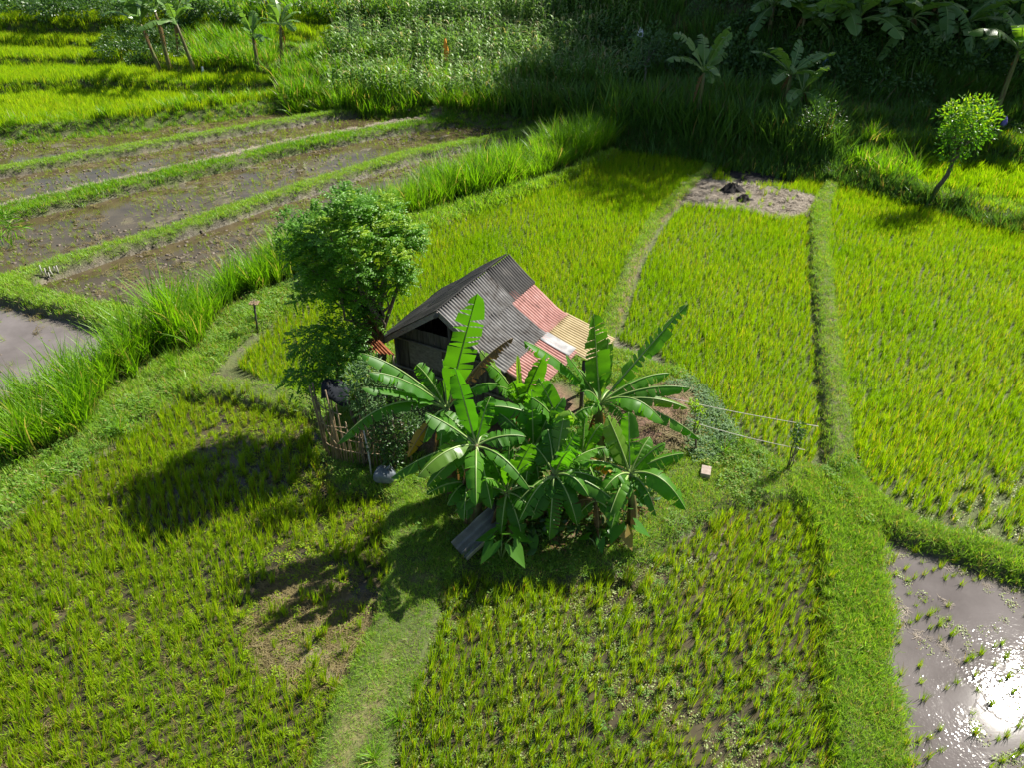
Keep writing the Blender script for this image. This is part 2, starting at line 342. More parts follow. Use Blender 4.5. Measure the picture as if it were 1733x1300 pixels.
# ------------------------------------------------------------------ mesh and object helpers
def tag(o, label=None, cat=None, group=None, kind=None):
    if label: o['label'] = label
    if cat: o['category'] = cat
    if group: o['group'] = group
    if kind: o['kind'] = kind
    return o
def mesh(name, V, Fc, mats, mi=None, attrs=None, smooth=True):
    me = bpy.data.meshes.new(name)
    me.from_pydata([tuple(map(float, v)) for v in V] if not isinstance(V, np.ndarray) else V.tolist(), [], Fc)
    for m in (mats if isinstance(mats, (list, tuple)) else [mats]): me.materials.append(m)
    if mi is not None: me.polygons.foreach_set('material_index', np.asarray(mi, np.int32))
    if smooth: me.polygons.foreach_set('use_smooth', np.ones(len(me.polygons), bool))
    for k, a in (attrs or {}).items():
        q = me.attributes.new(k, 'FLOAT', 'POINT'); q.data.foreach_set('value', np.asarray(a, np.float32))
    me.update(); return me
def obj(name, me, parent=None, loc=None):
    o = bpy.data.objects.new(name, me); C.objects.link(o)
    if parent is not None: o.parent = parent
    if loc is not None: o.location = loc
    return o
def empty(name, loc, label, cat, group=None, rz=0):
    o = bpy.data.objects.new(name, None); C.objects.link(o); o.location = tuple(map(float, loc)); o.rotation_euler.z = rz
    o.empty_display_size = .2
    return tag(o, label, cat, group)
class MB:
    def __init__(s): s.V = []; s.F = []; s.mi = []; s.r = []; s.v = []; s.r2 = []
    def add(s, V, Fc, m=0, r=None, v=None, r2=None):
        n = len(s.V); s.V += [tuple(q) for q in V]; s.F += [tuple(i + n for i in f) for f in Fc]; s.mi += [m] * len(Fc)
        k = len(V); s.r += list(r) if hasattr(r, '__len__') else [random.random() if r is None else r] * k
        s.v += list(v) if v is not None else [.5] * k
        s.r2 += list(r2) if hasattr(r2, '__len__') else [random.random() if r2 is None else r2] * k
    def tube(s, pts, rad, seg=7, m=0, cap=True):
        pts = [Vector(p) for p in pts]; n = len(pts)
        rad = rad if hasattr(rad, '__len__') else [rad] * n
        V = []; Fc = []
        t0 = (pts[1] - pts[0]).normalized(); ref = Vector((1, 0, 0)) if abs(t0.x) < .8 else Vector((0, 1, 0))
        for i, p in enumerate(pts):
            t = (pts[min(i + 1, n - 1)] - pts[max(i - 1, 0)]).normalized()
            a = t.cross(ref).normalized(); b = t.cross(a)
            for k in range(seg):
                w = 2 * math.pi * k / seg; V.append(p + (a * math.cos(w) + b * math.sin(w)) * rad[i])
        for i in range(n - 1):
            for k in range(seg):
                k2 = (k + 1) % seg; Fc.append((i * seg + k, i * seg + k2, (i + 1) * seg + k2, (i + 1) * seg + k))
        if cap: Fc.append(tuple(range(seg))[::-1]); Fc.append(tuple((n - 1) * seg + k for k in range(seg)))
        s.add(V, Fc, m)
    def box(s, c, sz, m=0, rot=None):
        Vv = []
        for x in (-.5, .5):
            for y in (-.5, .5):
                for z in (-.5, .5):
                    p = Vector((x * sz[0], y * sz[1], z * sz[2]))
                    if rot: p = rot @ p
                    Vv.append(p + Vector(c))
        s.add(Vv, [(0, 1, 3, 2), (4, 6, 7, 5), (0, 4, 5, 1), (2, 3, 7, 6), (0, 2, 6, 4), (1, 5, 7, 3)], m)
    def build(s, name, mats, parent=None, smooth=True, loc=None):
        return obj(name, mesh(name, s.V, s.F, mats, s.mi, dict(r=s.r, v=s.v, r2=s.r2), smooth), parent, loc)

# ------------------------------------------------------------------ plant templates
def blade(mb, base, az, length, lean, bend, w, seg=3, m=0, fold=0):
    """a narrow tapering leaf that bends outward"""
    p = np.array(base, float); a = lean; out = np.array([math.cos(az), math.sin(az), 0]); side = np.array([-math.sin(az), math.cos(az), 0])
    tw = random.uniform(-.7, .7); side = side * math.cos(tw) + out * math.sin(tw)
    V = []; v = []; st = length / seg
    for i in range(seg + 1):
        f = i / seg; ww = w * (.55 + .9 * f if f < .45 else (1 - f) / .55 * .96) * .5
        if i == seg: V.append(p.copy()); v.append(1)
        else: V += [p - side * ww, p + side * ww]; v += [f, f]
        d = out * math.sin(a) + np.array([0, 0, math.cos(a)]); p = p + d * st; a += bend / seg
    Fc = [(2 * i, 2 * i + 1, 2 * i + 3, 2 * i + 2) for i in range(seg - 1)] + [(2 * seg - 2, 2 * seg - 1, 2 * seg)]
    mb.add(V, Fc, m, v=v)
def t_clump(n, h, spread, w, lean=(.03, .4), bend=(.1, .8), seg=3, m=0, hv=.35):
    mb = MB()
    for i in range(n):
        az = random.uniform(0, 6.283); rr = spread * math.sqrt(random.random())
        b = (rr * math.cos(random.uniform(0, 6.283)), rr * math.sin(random.uniform(0, 6.283)), -.02)
        blade(mb, b, az, h * random.uniform(1 - hv, 1.1), random.uniform(*lean), random.uniform(*bend), w * random.uniform(.7, 1.2), seg, m)
    return mb
def leaf_quad(mb, c, d, nrm, L, W, m=0, r=None):
    d = Vector(d).normalized(); s = d.cross(Vector(nrm))
    if s.length < 1e-3: s = d.orthogonal()
    s.normalize(); n = s.cross(d); c = Vector(c)
    V = [c, c + d * L * .45 + s * W * .5 - n * L * .06, c + d * L - n * L * .16, c + d * L * .45 - s * W * .5 - n * L * .06, c + d * L * .5 + n * L * .03]
    mb.add(V, [(0, 1, 4), (1, 2, 4), (2, 3, 4), (3, 0, 4)], m, r=r)
def rdir(up=0):
    v = Vector((random.gauss(0, 1), random.gauss(0, 1), random.gauss(0, 1) + up)); return v.normalized()
def t_weed(n, rad, h, L, W, m=0):
    mb = MB()
    for i in range(n):
        a = random.uniform(0, 6.283); q = rad * math.sqrt(random.random())
        c = (q * math.cos(a), q * math.sin(a), h * random.random() ** .7)
        k = random.uniform(0, 6.283); e = random.uniform(-.1, .7)
        leaf_quad(mb, c, (math.cos(k) * math.cos(e), math.sin(k) * math.cos(e), math.sin(e)), (0, 0, 1), L * random.uniform(.6, 1.3), W * random.uniform(.6, 1.3), m)
    return mb
def t_bush(n, rad, hh, L, W, m=0):
    mb = MB()
    for i in range(n):
        d = rdir(.3); q = random.random() ** .4
        c = Vector((d.x * rad * q, d.y * rad * q, hh * (.5 + .5 * d.z * q)))
        leaf_quad(mb, c, (d + rdir() * .9), rdir(.8), L * random.uniform(.6, 1.3), W * random.uniform(.6, 1.3), m)
    return mb
def t_clod(r=.08):
    mb = MB(); V = []; nu, nv = 7, 4; Fc = []
    ph = random.uniform(0, 9)
    for j in range(nv + 1):
        for i in range(nu):
            a = 2 * math.pi * i / nu; e = math.pi * (.02 + .56 * j / nv); k = r * random.uniform(.6, 1.25)
            V.append((math.cos(a) * math.sin(e) * k, math.sin(a) * math.sin(e) * k, math.cos(e) * k * .65))
    for j in range(nv):
        for i in range(nu):
            i2 = (i + 1) % nu; Fc.append((j * nu + i, (j + 1) * nu + i, (j + 1) * nu + i2, j * nu + i2))
    Fc.append(tuple(range(nu)))
    mb.add(V, Fc); return mb
def t_straw(n, rad, L, w=.006):
    mb = MB()
    for i in range(n):
        a = random.uniform(0, 6.283); q = rad * math.sqrt(random.random()); k = random.uniform(0, 6.283)
        l = L * random.uniform(.4, 1.2) * .5; d = Vector((math.cos(k), math.sin(k), random.uniform(-.15, .25))); s = Vector((-math.sin(k), math.cos(k), random.uniform(-.5, .5))) * w
        c = Vector((q * math.cos(a), q * math.sin(a), random.uniform(.005, .035)))
        mb.add([c - d * l - s, c - d * l + s, c + d * l + s, c + d * l - s], [(0, 1, 2, 3)])
    return mb
def t_corn(h=2.0):
    mb = MB(); mb.tube([(0, 0, 0), (.01, .01, h * .5), (.02, 0, h)], [.018, .014, .007], 5)
    az = random.uniform(0, 6.283)
    for i in range(10):
        z = h * (.12 + .085 * i); az += math.pi + random.uniform(-.5, .5)
        L = random.uniform(.6, .95) * (1 if i < 8 else .7); p = np.array([.01, 0, z]); a = random.uniform(.35, .7)
        out = np.array([math.cos(az), math.sin(az), 0]); side = np.array([-math.sin(az), math.cos(az), 0]); V = []; sg = 5
        for k in range(sg + 1):
            f = k / sg; w = .058 * (1 - f ** 2) + .004
            V += [p - side * w, p + np.array([0, 0, -.012]) , p + side * w]
            p = p + (out * math.sin(a) + np.array([0, 0, math.cos(a)])) * L / sg; a += random.uniform(.35, .6)
        Fc = []
        for k in range(sg):
            Fc += [(3 * k, 3 * k + 1, 3 * k + 4, 3 * k + 3), (3 * k + 1, 3 * k + 2, 3 * k + 5, 3 * k + 4)]
        mb.add(V, Fc)
    for i in range(4):
        blade(mb, (.02, 0, h - .02), random.uniform(0, 6.28), .3, random.uniform(.05, .5), .4, .022, 2, 1)
    return mb

# ------------------------------------------------------------------ scatter: one object, its own mesh holds templates and points
def node_group():
    ng = bpy.data.node_groups.new('scatter', 'GeometryNodeTree')
    ng.interface.new_socket('Geometry', in_out='INPUT', socket_type='NodeSocketGeometry')
    ng.interface.new_socket('Geometry', in_out='OUTPUT', socket_type='NodeSocketGeometry')
    n = ng.nodes; L = ng.links
    gi = n.new('NodeGroupInput'); go = n.new('NodeGroupOutput')
    def attr(name, t):
        a = n.new('GeometryNodeInputNamedAttribute'); a.data_type = t; a.inputs['Name'].default_value = name
        return a.outputs['Attribute']
    tid = attr('tid', 'INT'); cmp_ = n.new('FunctionNodeCompare'); cmp_.data_type = 'INT'; cmp_.operation = 'GREATER_EQUAL'
    L.new(tid, [s for s in cmp_.inputs if s.enabled and s.name == 'A'][0])
    [s for s in cmp_.inputs if s.enabled and s.name == 'B'][0].default_value = 0
    sg = n.new('GeometryNodeSeparateGeometry'); sg.domain = 'POINT'
    L.new(gi.outputs[0], sg.inputs['Geometry']); L.new(cmp_.outputs[0], sg.inputs['Selection'])
    si = n.new('GeometryNodeSplitToInstances'); si.domain = 'POINT'
    L.new(sg.outputs['Selection'], si.inputs['Geometry']); L.new(tid, si.inputs['Group ID'])
    mp = n.new('GeometryNodeMeshToPoints'); L.new(sg.outputs['Inverted'], mp.inputs['Mesh'])
    ip = n.new('GeometryNodeInstanceOnPoints'); L.new(mp.outputs[0], ip.inputs['Points']); L.new(si.outputs['Instances'], ip.inputs['Instance'])
    ip.inputs['Pick Instance'].default_value = True
    L.new(attr('idx', 'INT'), ip.inputs['Instance Index'])
    e2r = n.new('FunctionNodeEulerToRotation'); L.new(attr('rot', 'FLOAT_VECTOR'), e2r.inputs[0]); L.new(e2r.outputs[0], ip.inputs['Rotation'])
    L.new(attr('scl', 'FLOAT_VECTOR'), ip.inputs['Scale'])
    L.new(ip.outputs[0], go.inputs[0]); return ng
NG = node_group()
def scatter(name, label, cat, P, temps, mats, scl=1.0, tilt=.12, lean=.0, idx=None, rz=None, kind='stuff', parent=None):
    n = len(P)
    if n == 0: return None
    V = []; Fc = []; mi = []; r = []; v = []; r2 = []; tid = []
    for k, t in enumerate(temps):
        o = len(V); V += t.V; Fc += [tuple(i + o for i in f) for f in t.F]; mi += t.mi; r += t.r; v += t.v; r2 += t.r2; tid += [k] * len(t.V)
    nt_ = len(V); V = np.vstack([np.array(V, float), P]); tid = np.concatenate([tid, -np.ones(n)]).astype(np.int32)
    z = np.zeros(n)
    me = mesh(name, V, Fc, mats, mi, dict(r=np.concatenate([r, z]), v=np.concatenate([v, z]), r2=np.concatenate([r2, z])))
    def setv(nm, t, a):
        q = me.attributes.new(nm, t, 'POINT'); q.data.foreach_set('vector' if t == 'FLOAT_VECTOR' else 'value', a.ravel())
    setv('tid', 'INT', tid)
    ix = rng.integers(0, len(temps), n) if idx is None else idx
    setv('idx', 'INT', np.concatenate([np.zeros(nt_), ix]).astype(np.int32))
    th = rng.uniform(0, 6.283, n) if rz is None else rz; wx = rng.normal(-lean * .62, tilt, n); wy = rng.normal(lean * .78, tilt, n)
    rot = np.stack([np.cos(th) * wx + np.sin(th) * wy, -np.sin(th) * wx + np.cos(th) * wy, th], 1)
    setv('rot', 'FLOAT_VECTOR', np.vstack([np.zeros((nt_, 3)), rot]).astype(np.float32))
    s = np.asarray(scl, float); s = np.broadcast_to(s if s.ndim else np.full(n, float(s)), (n,))
    s3 = np.stack([s, s, s * rng.uniform(.85, 1.15, n)], 1)
    setv('scl', 'FLOAT_VECTOR', np.vstack([np.ones((nt_, 3)), s3]).astype(np.float32))
    o = obj(name, me, parent); md = o.modifiers.new('scatter', 'NODES'); md.node_group = NG
    tag(o, label, cat, kind=kind); return o
def jgrid(P, step, jit=.5, ang=0.0, rowj=None):
    lo = P.min(0); hi = P.max(0); c = (lo + hi) / 2; rad = np.hypot(*(hi - lo)) / 2
    g = np.arange(-rad, rad, step); X, Y = np.meshgrid(g, g); X = X.ravel(); Y = Y.ravel()
    X = X + rng.uniform(-.5, .5, X.size) * step * jit * 2; Y = Y + rng.uniform(-.5, .5, X.size) * step * jit * (2 if rowj is None else rowj)
    ca, sa = math.cos(ang), math.sin(ang); x = c[0] + X * ca - Y * sa; y = c[1] + X * sa + Y * ca
    i = inside(x, y, P); return x[i], y[i]
def inview(x, y, z=0.0, mx=420, my=200):
    d = y * cp + (H - z) * sp; px = 866.5 + F * x / d; py = 650 + F * ((H - z) * cp - y * sp) / d
    return (px > -mx) & (px < 1733 + mx) & (py > -120) & (py < 1300 + my)
def pts(x, y, dz=0.0):
    return np.stack([x, y, height(x, y) + dz], 1)
def keep(x, y, m): return x[m], y[m]

# ------------------------------------------------------------------ the ground, one height field cut into named sheets
def axis(segs):
    out = []
    for a, b, s in segs: out.append(np.arange(a, b, s))
    return np.concatenate(out)
gx = axis([(-2600, -200, 400), (-200, -60, 14), (-60, -26, 1.2), (-26, -15, .3), (-15, 15, .14), (15, 30, .25), (30, 70, 1.0), (70, 220, 15), (220, 2600, 400), (2600, 2601, 1)])
gy = axis([(-800, -40, 200), (-40, 0, 4), (0, 3.5, .5), (3.5, 22, .13), (22, 36, .2), (36, 70, .35), (70, 110, 2), (110, 300, 20), (300, 3000, 400), (3000, 3001, 1)])
X, Y = np.meshgrid(gx, gy); nx, ny = len(gx), len(gy)
hh, kk = height(X.ravel(), Y.ravel(), True)
xx, yy = X.ravel(), Y.ravel()
gr = np.where((kk == 10) | (kk == 12) | (kk == 13), sstep((hh - .17) / .05), sstep((hh - .01) / .07)); gr = np.where(inside(xx, yy, F1) | inside(xx, yy, F2) | inside(xx, yy, F3), np.maximum(gr, .95), gr)
fm = np.zeros(xx.shape, bool)
for kd_, P_ in FLD: fm |= inside(xx, yy, P_)
gr = np.where(~fm & (kk == 0) & (sdist(xx, yy, PLOT) < -1.2), np.maximum(gr, .9 * (pdist(xx, yy, SHADOW_DIP) > .3)), gr)
dry = np.zeros(xx.shape)
d2 = pdist(xx, yy, poly([(-300,412),(-100,370),(0,352),(250,296),(500,241),(660,212),(760,200)], .12)); dry = np.maximum(dry, sstep((.55 - d2) / .2) * .95)
dry = np.maximum(dry, .35 * sstep(sdist(xx, yy, STRAW4) / .3))
dry = np.maximum(dry, .7 * sstep(sdist(xx, yy, BARE2) / .25 + .3) * (.4 + .6 * sstep((fbm(xx, yy, 1.2, 55) - .35) / .2)))
d9 = pdist(xx, yy, BL[9][1]); dry = np.maximum(dry, .3 * sstep((.16 - d9) / .15))
d6 = pdist(xx, yy, BL[6][1]); dry = np.maximum(dry, .3 * sstep((.16 - d6) / .1) * vnoise(xx, yy, 1.2, 77))
dp = pdist(xx, yy, BL[5][1]); dry = np.maximum(dry, .4 * sstep((.40 - dp) / .3) * sstep((fbm(xx, yy, 1.1, 71) - .38) / .2) * (yy < 9))
soil = .95 * sstep(sdist(xx, yy, SOIL) / .4 + .2)
soil = np.maximum(soil, sstep(sdist(xx, yy, poly([(780,800),(900,760),(1040,760),(1110,840),(1060,920),(900,930),(800,880)], .3)) / .6) * sstep((fbm(xx, yy, 1.5, 72) - .3) / .2))
soil = np.maximum(soil, sstep(sdist(xx, yy, poly([(640,640),(960,640),(1000,690),(900,760),(720,770),(600,700)], .3)) / .5))
soil = np.maximum(soil, .8 * sstep(sdist(xx, yy, poly([(1200,905),(1230,890),(1275,900),(1275,935),(1225,940)])) / .2 + .2))
soil = np.maximum(soil, .9 * sstep((.13 - pdist(xx, yy, poly([(1205,285),(1160,330),(1105,390),(1080,440),(1060,500),(1040,560)]))) / .1))
idx = np.arange(nx * ny).reshape(ny, nx)
quads = np.stack([idx[:-1, :-1], idx[:-1, 1:], idx[1:, 1:], idx[1:, :-1]], -1).reshape(-1, 4)
fk = np.max(kk[quads], 1); fk = np.where((fk >= 10) , np.sort(kk[quads], 1)[:, 2], fk)
V3 = np.stack([xx, yy, hh], 1)
names = {0: ('ground', 'wet brown paddy soil under the fields'), 1: ('garden_plot', 'raised green island of ground round the hut'), 2: ('grass_bank', 'weedy bank under the tall grass strip'),
         3: ('terrain', 'stepped terraces behind the paddies'), 4: ('hill', 'steep shaded hillside behind the right terraces')}
for j, b in enumerate(BL): names[10 + j] = (b[0], b[4])
for c in np.unique(fk):
    q = quads[fk == c]; u, inv = np.unique(q, return_inverse=True)
    nm, lb = names[int(c)]
    o = obj(nm, mesh(nm, V3[u], inv.reshape(-1, 4).tolist(), M['soil'], None, dict(gr=gr[u], dry=dry[u], soil=soil[u])))
    tag(o, lb, {'earth_bund': 'bund'}.get(nm, nm.replace('_', ' ')), kind='structure')

def water(P, mat, label, z=0.0, grow=.35):
    c = P.mean(0); n = len(P); Q = []
    area = sum(P[i][0] * P[(i + 1) % n][1] - P[(i + 1) % n][0] * P[i][1] for i in range(n))
    sg = 1 if area > 0 else -1
    for i in range(n):
        a, b, d = P[i - 1], P[i], P[(i + 1) % n]; t1 = (b - a) / np.linalg.norm(b - a); t2 = (d - b) / np.linalg.norm(d - b)
        nn = np.array([t1[1] + t2[1], -t1[0] - t2[0]]) * sg; nn /= max(np.linalg.norm(nn), .4); Q.append(b + nn * grow)
    tri = geometry.tessellate_polygon([[Vector((q[0], q[1], 0)) for q in Q]])
    o = obj('water', mesh('water', [(q[0], q[1], z) for q in Q], [tuple(t) for t in tri], mat, smooth=False))
    for p in o.data.polygons:
        if p.normal.z < 0: p.flip()
    tag(o, label, 'water', kind='structure')
water(M1, M['water'], 'shallow muddy water of the farthest ploughed paddy'); water(M2, M['water'], 'muddy water in the second ploughed paddy', .001)
water(M3, M['water'], 'muddy water in the third ploughed paddy', .002); water(M4, M['water'], 'muddy water of the paddy beside the tall grass', .003)
water(M5, M['water_grey'], 'open muddy water at the left edge', .004)
water(F4, M['water_dark'], 'dark water between the young rice in the shadow', -.004); water(F5, M['water_dark'], 'dark water between the front rice plants', -.006)
water(F6, M['water_sun'], 'flooded paddy with the glaring sun reflection', .006)

# ------------------------------------------------------------------ rice, grass and other ground cover
T_rice = [t_clump(22, .42, .05, .013, (.02, .30), (.05, .5)) for _ in range(6)]
T_riceF = [t_clump(34, .50, .22, .020, (.03, .35), (.1, .6), 2) for _ in range(4)]
T_young = [t_clump(24, .37, .045, .014, (.02, .26), (.05, .45)) for _ in range(7)]
T_grass = [t_clump(30, .13, .10, .008, (.1, .9), (.2, .9), 2, hv=.5) for _ in range(5)]
T_grassF = [t_clump(26, .22, .20, .018, (.1, .8), (.2, .8), 2, hv=.5) for _ in range(4)]
T_tall = [t_clump(34, 1.45, .17, .030, (.03, .34), (.25, 1.1), 5, hv=.4) for _ in range(6)]
T_weed = [t_weed(34, .13, .12, .055, .03) for _ in range(5)]
T_scum = [t_weed(30, .16, .02, .035, .03) for _ in range(4)]
T_straw = [t_straw(26, .22, .32, .006) for _ in range(4)]
T_thin = [t_clump(9, .36, .05, .013, (.05, .5), (.1, .7)) for _ in range(5)]
T_clod = [t_clod(.07) for _ in range(7)]
def shp(x, y, P): return inside(x, y, P)

def dense_rice(P, name, label, step, ang, tempo, mat, ex=(), sc=1.0, thin=None):
    x, y = jgrid(P, step, .42, ang, .5); m = inview(x, y) & (sdist(x, y, PLOT) < -.05)
    for j in (6, 7, 8, 9): m &= pdist(x, y, BL[j][1]) > BL[j][2] + .05
    m &= (pdist(x, y, SHADOW_DIP) > .15) & (pdist(x, y, DITCH2) > .16)
    for q in ex: m &= ~inside(x, y, q) | (rng.random(x.shape) < .06)
    if thin is not None: m &= rng.random(x.shape) > thin(x, y)
    x, y = keep(x, y, m); s = sc * (.72 + .5 * fbm(x, y, .5, 61)) * rng.uniform(.8, 1.15, x.size)
    scatter(name, label, 'rice', pts(x, y), tempo, [mat], s, .06, lean=.10)
dense_rice(F1, 'rice_field', 'dense bright rice behind the hut beside the tall grass', .148, .35, T_rice, M['rice'], sc=.95)
dense_rice(F2, 'rice_field', 'dense rice between the ditch and the straight bund', .155, .2, T_rice, M['rice'], (BARE2, ASH), sc=.95)
dense_rice(F3, 'rice_field', 'large rice field along the right edge', .165, .25, T_rice, M['rice'], (), sc=1.0,
           thin=lambda x, y: .55 * sstep((13.5 - y) / 4) * sstep((fbm(x, y, .5, 62) - .3) / .3))
# front fields: rows of young rice with wet gaps, floating weeds and stubble
def young(P, name, label, step, ang, bare, sc, dens=1.0):
    x, y = jgrid(P, step, .24, ang, .34); m = inview(x, y)
    m &= (sdist(x, y, PLOT) < -.08) & (pdist(x, y, BL[5][1]) > .60) & (pdist(x, y, BL[8][1]) > .50) & (pdist(x, y, BL[7][1]) > .4)
    m &= rng.random(x.shape) < dens * (.72 + .4 * sstep((fbm(x, y, .6, 63) - .35) / .25))
    for q, k in bare: m &= ~inside(x, y, q) | (rng.random(x.shape) < k)
    x, y = keep(x, y, m); s = sc * (.7 + .55 * fbm(x, y, .7, 64)) * rng.uniform(.75, 1.2, x.size)
    scatter(name, label, 'rice', pts(x, y), T_young, [M['rice_young']], s, .08, lean=.16)
young(F4, 'rice_field', 'young rice rows in the near field left of the path', .18, .5, [(STRAW4, .22), (POND4, .6), (POND5, .1)], 1.12)
young(F5, 'rice_field', 'young rice rows in the near field right of the path', .18, .15, [], 1.12, 1.0)
young(F6, 'rice_field', 'sparse rice tufts standing in the sunlit flooded paddy', .24, .4, [(poly([(1600,990),(1720,1010),(1720,1090),(1620,1090)]), .03)], .8, .75)
def cover(P, name, label, cat, step, temps, mat, sc, prob, dz=0.0, tilt=.15):
    x, y = jgrid(P, step, .9); m = inview(x, y) & (height(x, y) < .12) & (rng.random(x.shape) < prob(x, y))
    x, y = keep(x, y, m); p = pts(x, y); p[:, 2] = np.maximum(p[:, 2], .004) + dz
    scatter(name, label, cat, p, temps, [mat], sc * rng.uniform(.6, 1.3, x.size), tilt)
pn = lambda s, seed, lo, k: (lambda x, y: k * sstep((fbm(x, y, s, seed) - lo) / .2))
cover(F4, 'floating_weed', 'low weeds between the young rice left of the path', 'weeds', .17, T_weed, M['rice_young'], .6, pn(.7, 81, .26, .85))
cover(F5, 'floating_weed', 'low weeds between the young rice right of the path', 'weeds', .18, T_weed, M['weed'], .6, pn(.7, 82, .28, .8))
cover(F5, 'duckweed', 'pale floating leaves between the front rice plants', 'weeds', .16, T_scum, M['scum'], .9, pn(.55, 83, .47, .9))
T_low = [t_clump(22, .16, .10, .011, (.1, .9), (.2, .9), 2, hv=.5) for _ in range(4)]
cover(F4, 'low_grass', 'low grassy weeds under the young rice left of the path', 'weeds', .13, T_low, M['rice_young'], .9, pn(.8, 75, .3, .7))
cover(F5, 'low_grass', 'low grassy weeds under the young rice right of the path', 'weeds', .13, T_low, M['rice_young'], .9, pn(.8, 76, .34, .6))
cover(F4, 'straw_litter', 'brown rice stubble and straw in the left front field', 'straw', .22, T_straw, M['straw'], .55, pn(.6, 84, .42, .45))
cover(F5, 'straw_litter', 'brown stalks lying in the right front field', 'straw', .3, T_straw, M['straw'], .5, pn(.6, 85, .46, .4))
cover(STRAW4, 'straw_litter', 'matted dead straw on the bare patch in the banana shadow', 'straw', .12, T_straw, M['straw'], .6, lambda x, y: .2 + .7 * sstep((fbm(x, y, 1.4, 99) - .3) / .3), .015)
cover(BARE2, 'straw_litter', 'grey straw on the bare patch at the far end of the middle field', 'straw', .14, T_straw, M['bare_straw'], 1.0, lambda x, y: np.full(x.shape, .9), .02)
cover(F6, 'duckweed', 'floating bits round the tufts in the sunlit flooded paddy', 'weeds', .17, T_scum, M['scum'], .8, pn(1.2, 86, .45, .6), .004)
cover(F6, 'straw_litter', 'straw bits floating in the sunlit flooded paddy', 'straw', .22, T_straw, M['bare_straw'], .45, pn(1.0, 87, .46, .4), .0)
cover(F3, 'duckweed', 'pale floating leaves in the near corner of the right rice field', 'weeds', .2, T_scum, M['scum'], 1.0, lambda x, y: .6 * sstep((13 - y) / 3))
MU = [(M1, 'farthest ploughed paddy'), (M2, 'second ploughed paddy'), (M3, 'third ploughed paddy'), (M4, 'paddy beside the tall grass'), (M5, 'open paddy at the left edge')]
for P, w in MU:
    near = P is M4 or P is M5
    x, y = jgrid(P, .22 if near else .27, .9); m = inview(x, y) & (rng.random(x.shape) < (.1 if P is M5 else .95) * sstep((fbm(x, y, .55, 91) - .38) / .2)) & (height(x, y) < .1)
    x, y = keep(x, y, m); p = pts(x, y); p[:, 2] = np.maximum(p[:, 2], -.01)
    scatter('mud_clods', 'lumps of ploughed mud in the ' + w, 'mud', p, T_clod, [M['clod']], rng.uniform(.3, 1.15, x.size), .4)
    x, y = jgrid(P, .24, .9); m = inview(x, y) & (rng.random(x.shape) < (.25 if P is M5 else 1.0) * sstep((fbm(x, y, .8, 92) - .30) / .25)) & (height(x, y) < .1)
    x, y = keep(x, y, m)
    scatter('paddy_weeds', 'thin rice regrowth and weeds in the ' + w, 'weeds', pts(x, y), T_thin, [M['rice_young']], rng.uniform(.35, .9, x.size), .25)
    x, y = jgrid(P, .26, .9); m = inview(x, y) & (rng.random(x.shape) < (.2 if P is M5 else .6) * sstep((fbm(x, y, .6, 94) - .36) / .2)) & (height(x, y) < .1)
    x, y = keep(x, y, m); p = pts(x, y); p[:, 2] = np.maximum(p[:, 2], .004)
    scatter('floating_weed', 'olive weeds and duckweed in the ' + w, 'weeds', p, T_weed, [M['rice_young']], rng.uniform(.2, .55, x.size), .2)
    x, y = jgrid(P, .34, .9); m = inview(x, y) & (rng.random(x.shape) < .6 * sstep((fbm(x, y, .4, 93) - .42) / .2)) & (height(x, y) < .1)
    x, y = keep(x, y, m); p = pts(x, y); p[:, 2] = np.maximum(p[:, 2], .006)
    scatter('straw_litter', 'wet stubble in the ' + w, 'straw', p, T_straw, [M['straw']], rng.uniform(.5, 1.1, x.size), .2)

# short grass on bunds, plot and banks
def bundgrass(j, step, temps, mat, sc, name='grass', label=None, thin=None):
    n, L, w, hb, lb = BL[j]; P = np.array([L.min(0) - 1.2, [L[:, 0].max() + 1.2, L[:, 1].min() - 1.2], L.max(0) + 1.2, [L[:, 0].min() - 1.2, L[:, 1].max() + 1.2]])
    x, y = jgrid(P, step, .9); x, y = keep(x, y, pdist(x, y, L) < w + .14)
    m = inview(x, y) & (height(x, y) > (.15 if j in (0, 2, 3) else .04))
    if thin: m &= rng.random(x.shape) > thin(x, y)
    x, y = keep(x, y, m)
    scatter(name, label, 'grass', pts(x, y, -.01), temps, [mat], sc * (.6 + .8 * fbm(x, y, .9, 65)) * rng.uniform(.7, 1.3, x.size), .25)
far_ = dict(temps=T_grassF, mat=M['grass'])
bundgrass(0, .13, T_grassF, M['grass'], .7, label='short grass on the bund between the two far muddy paddies')
dstraw = lambda x, y: .97 * sstep((.55 - pdist(x, y, poly([(-300,412),(-100,370),(0,352),(250,296),(500,241),(660,212),(760,200)], .12))) / .2)
bundgrass(1, .16, T_grassF, M['tall'], 1.05, label='fresh grass along the green half of the wide straw bund', thin=dstraw)
xs_ = poly([(-300,412),(-100,370),(0,352),(250,296),(500,241),(660,212),(760,200)], .12)
x, y = jgrid(np.array([xs_.min(0) - 1, [xs_[:, 0].max() + 1, xs_[:, 1].min() - 1], xs_.max(0) + 1, [xs_[:, 0].min() - 1, xs_[:, 1].max() + 1]]), .17, .9); x, y = keep(x, y, (pdist(x, y, xs_) < .5)); x, y = keep(x, y, inview(x, y) & (height(x, y) > .04))
scatter('straw_litter', 'dry straw along the far half of the wide bund', 'straw', pts(x, y), T_straw, [M['bare_straw']], rng.uniform(.6, 1.0, x.size), .15)
bundgrass(2, .12, T_grassF, M['grass'], .7, label='short grass on the long left bund')
bundgrass(3, .11, T_grassF, M['grass'], .8, label='grass on the short bund of the left corner')
bundgrass(4, .11, T_grass, M['grass'], 1.1, label='grass on the bund left of the bamboo fence')
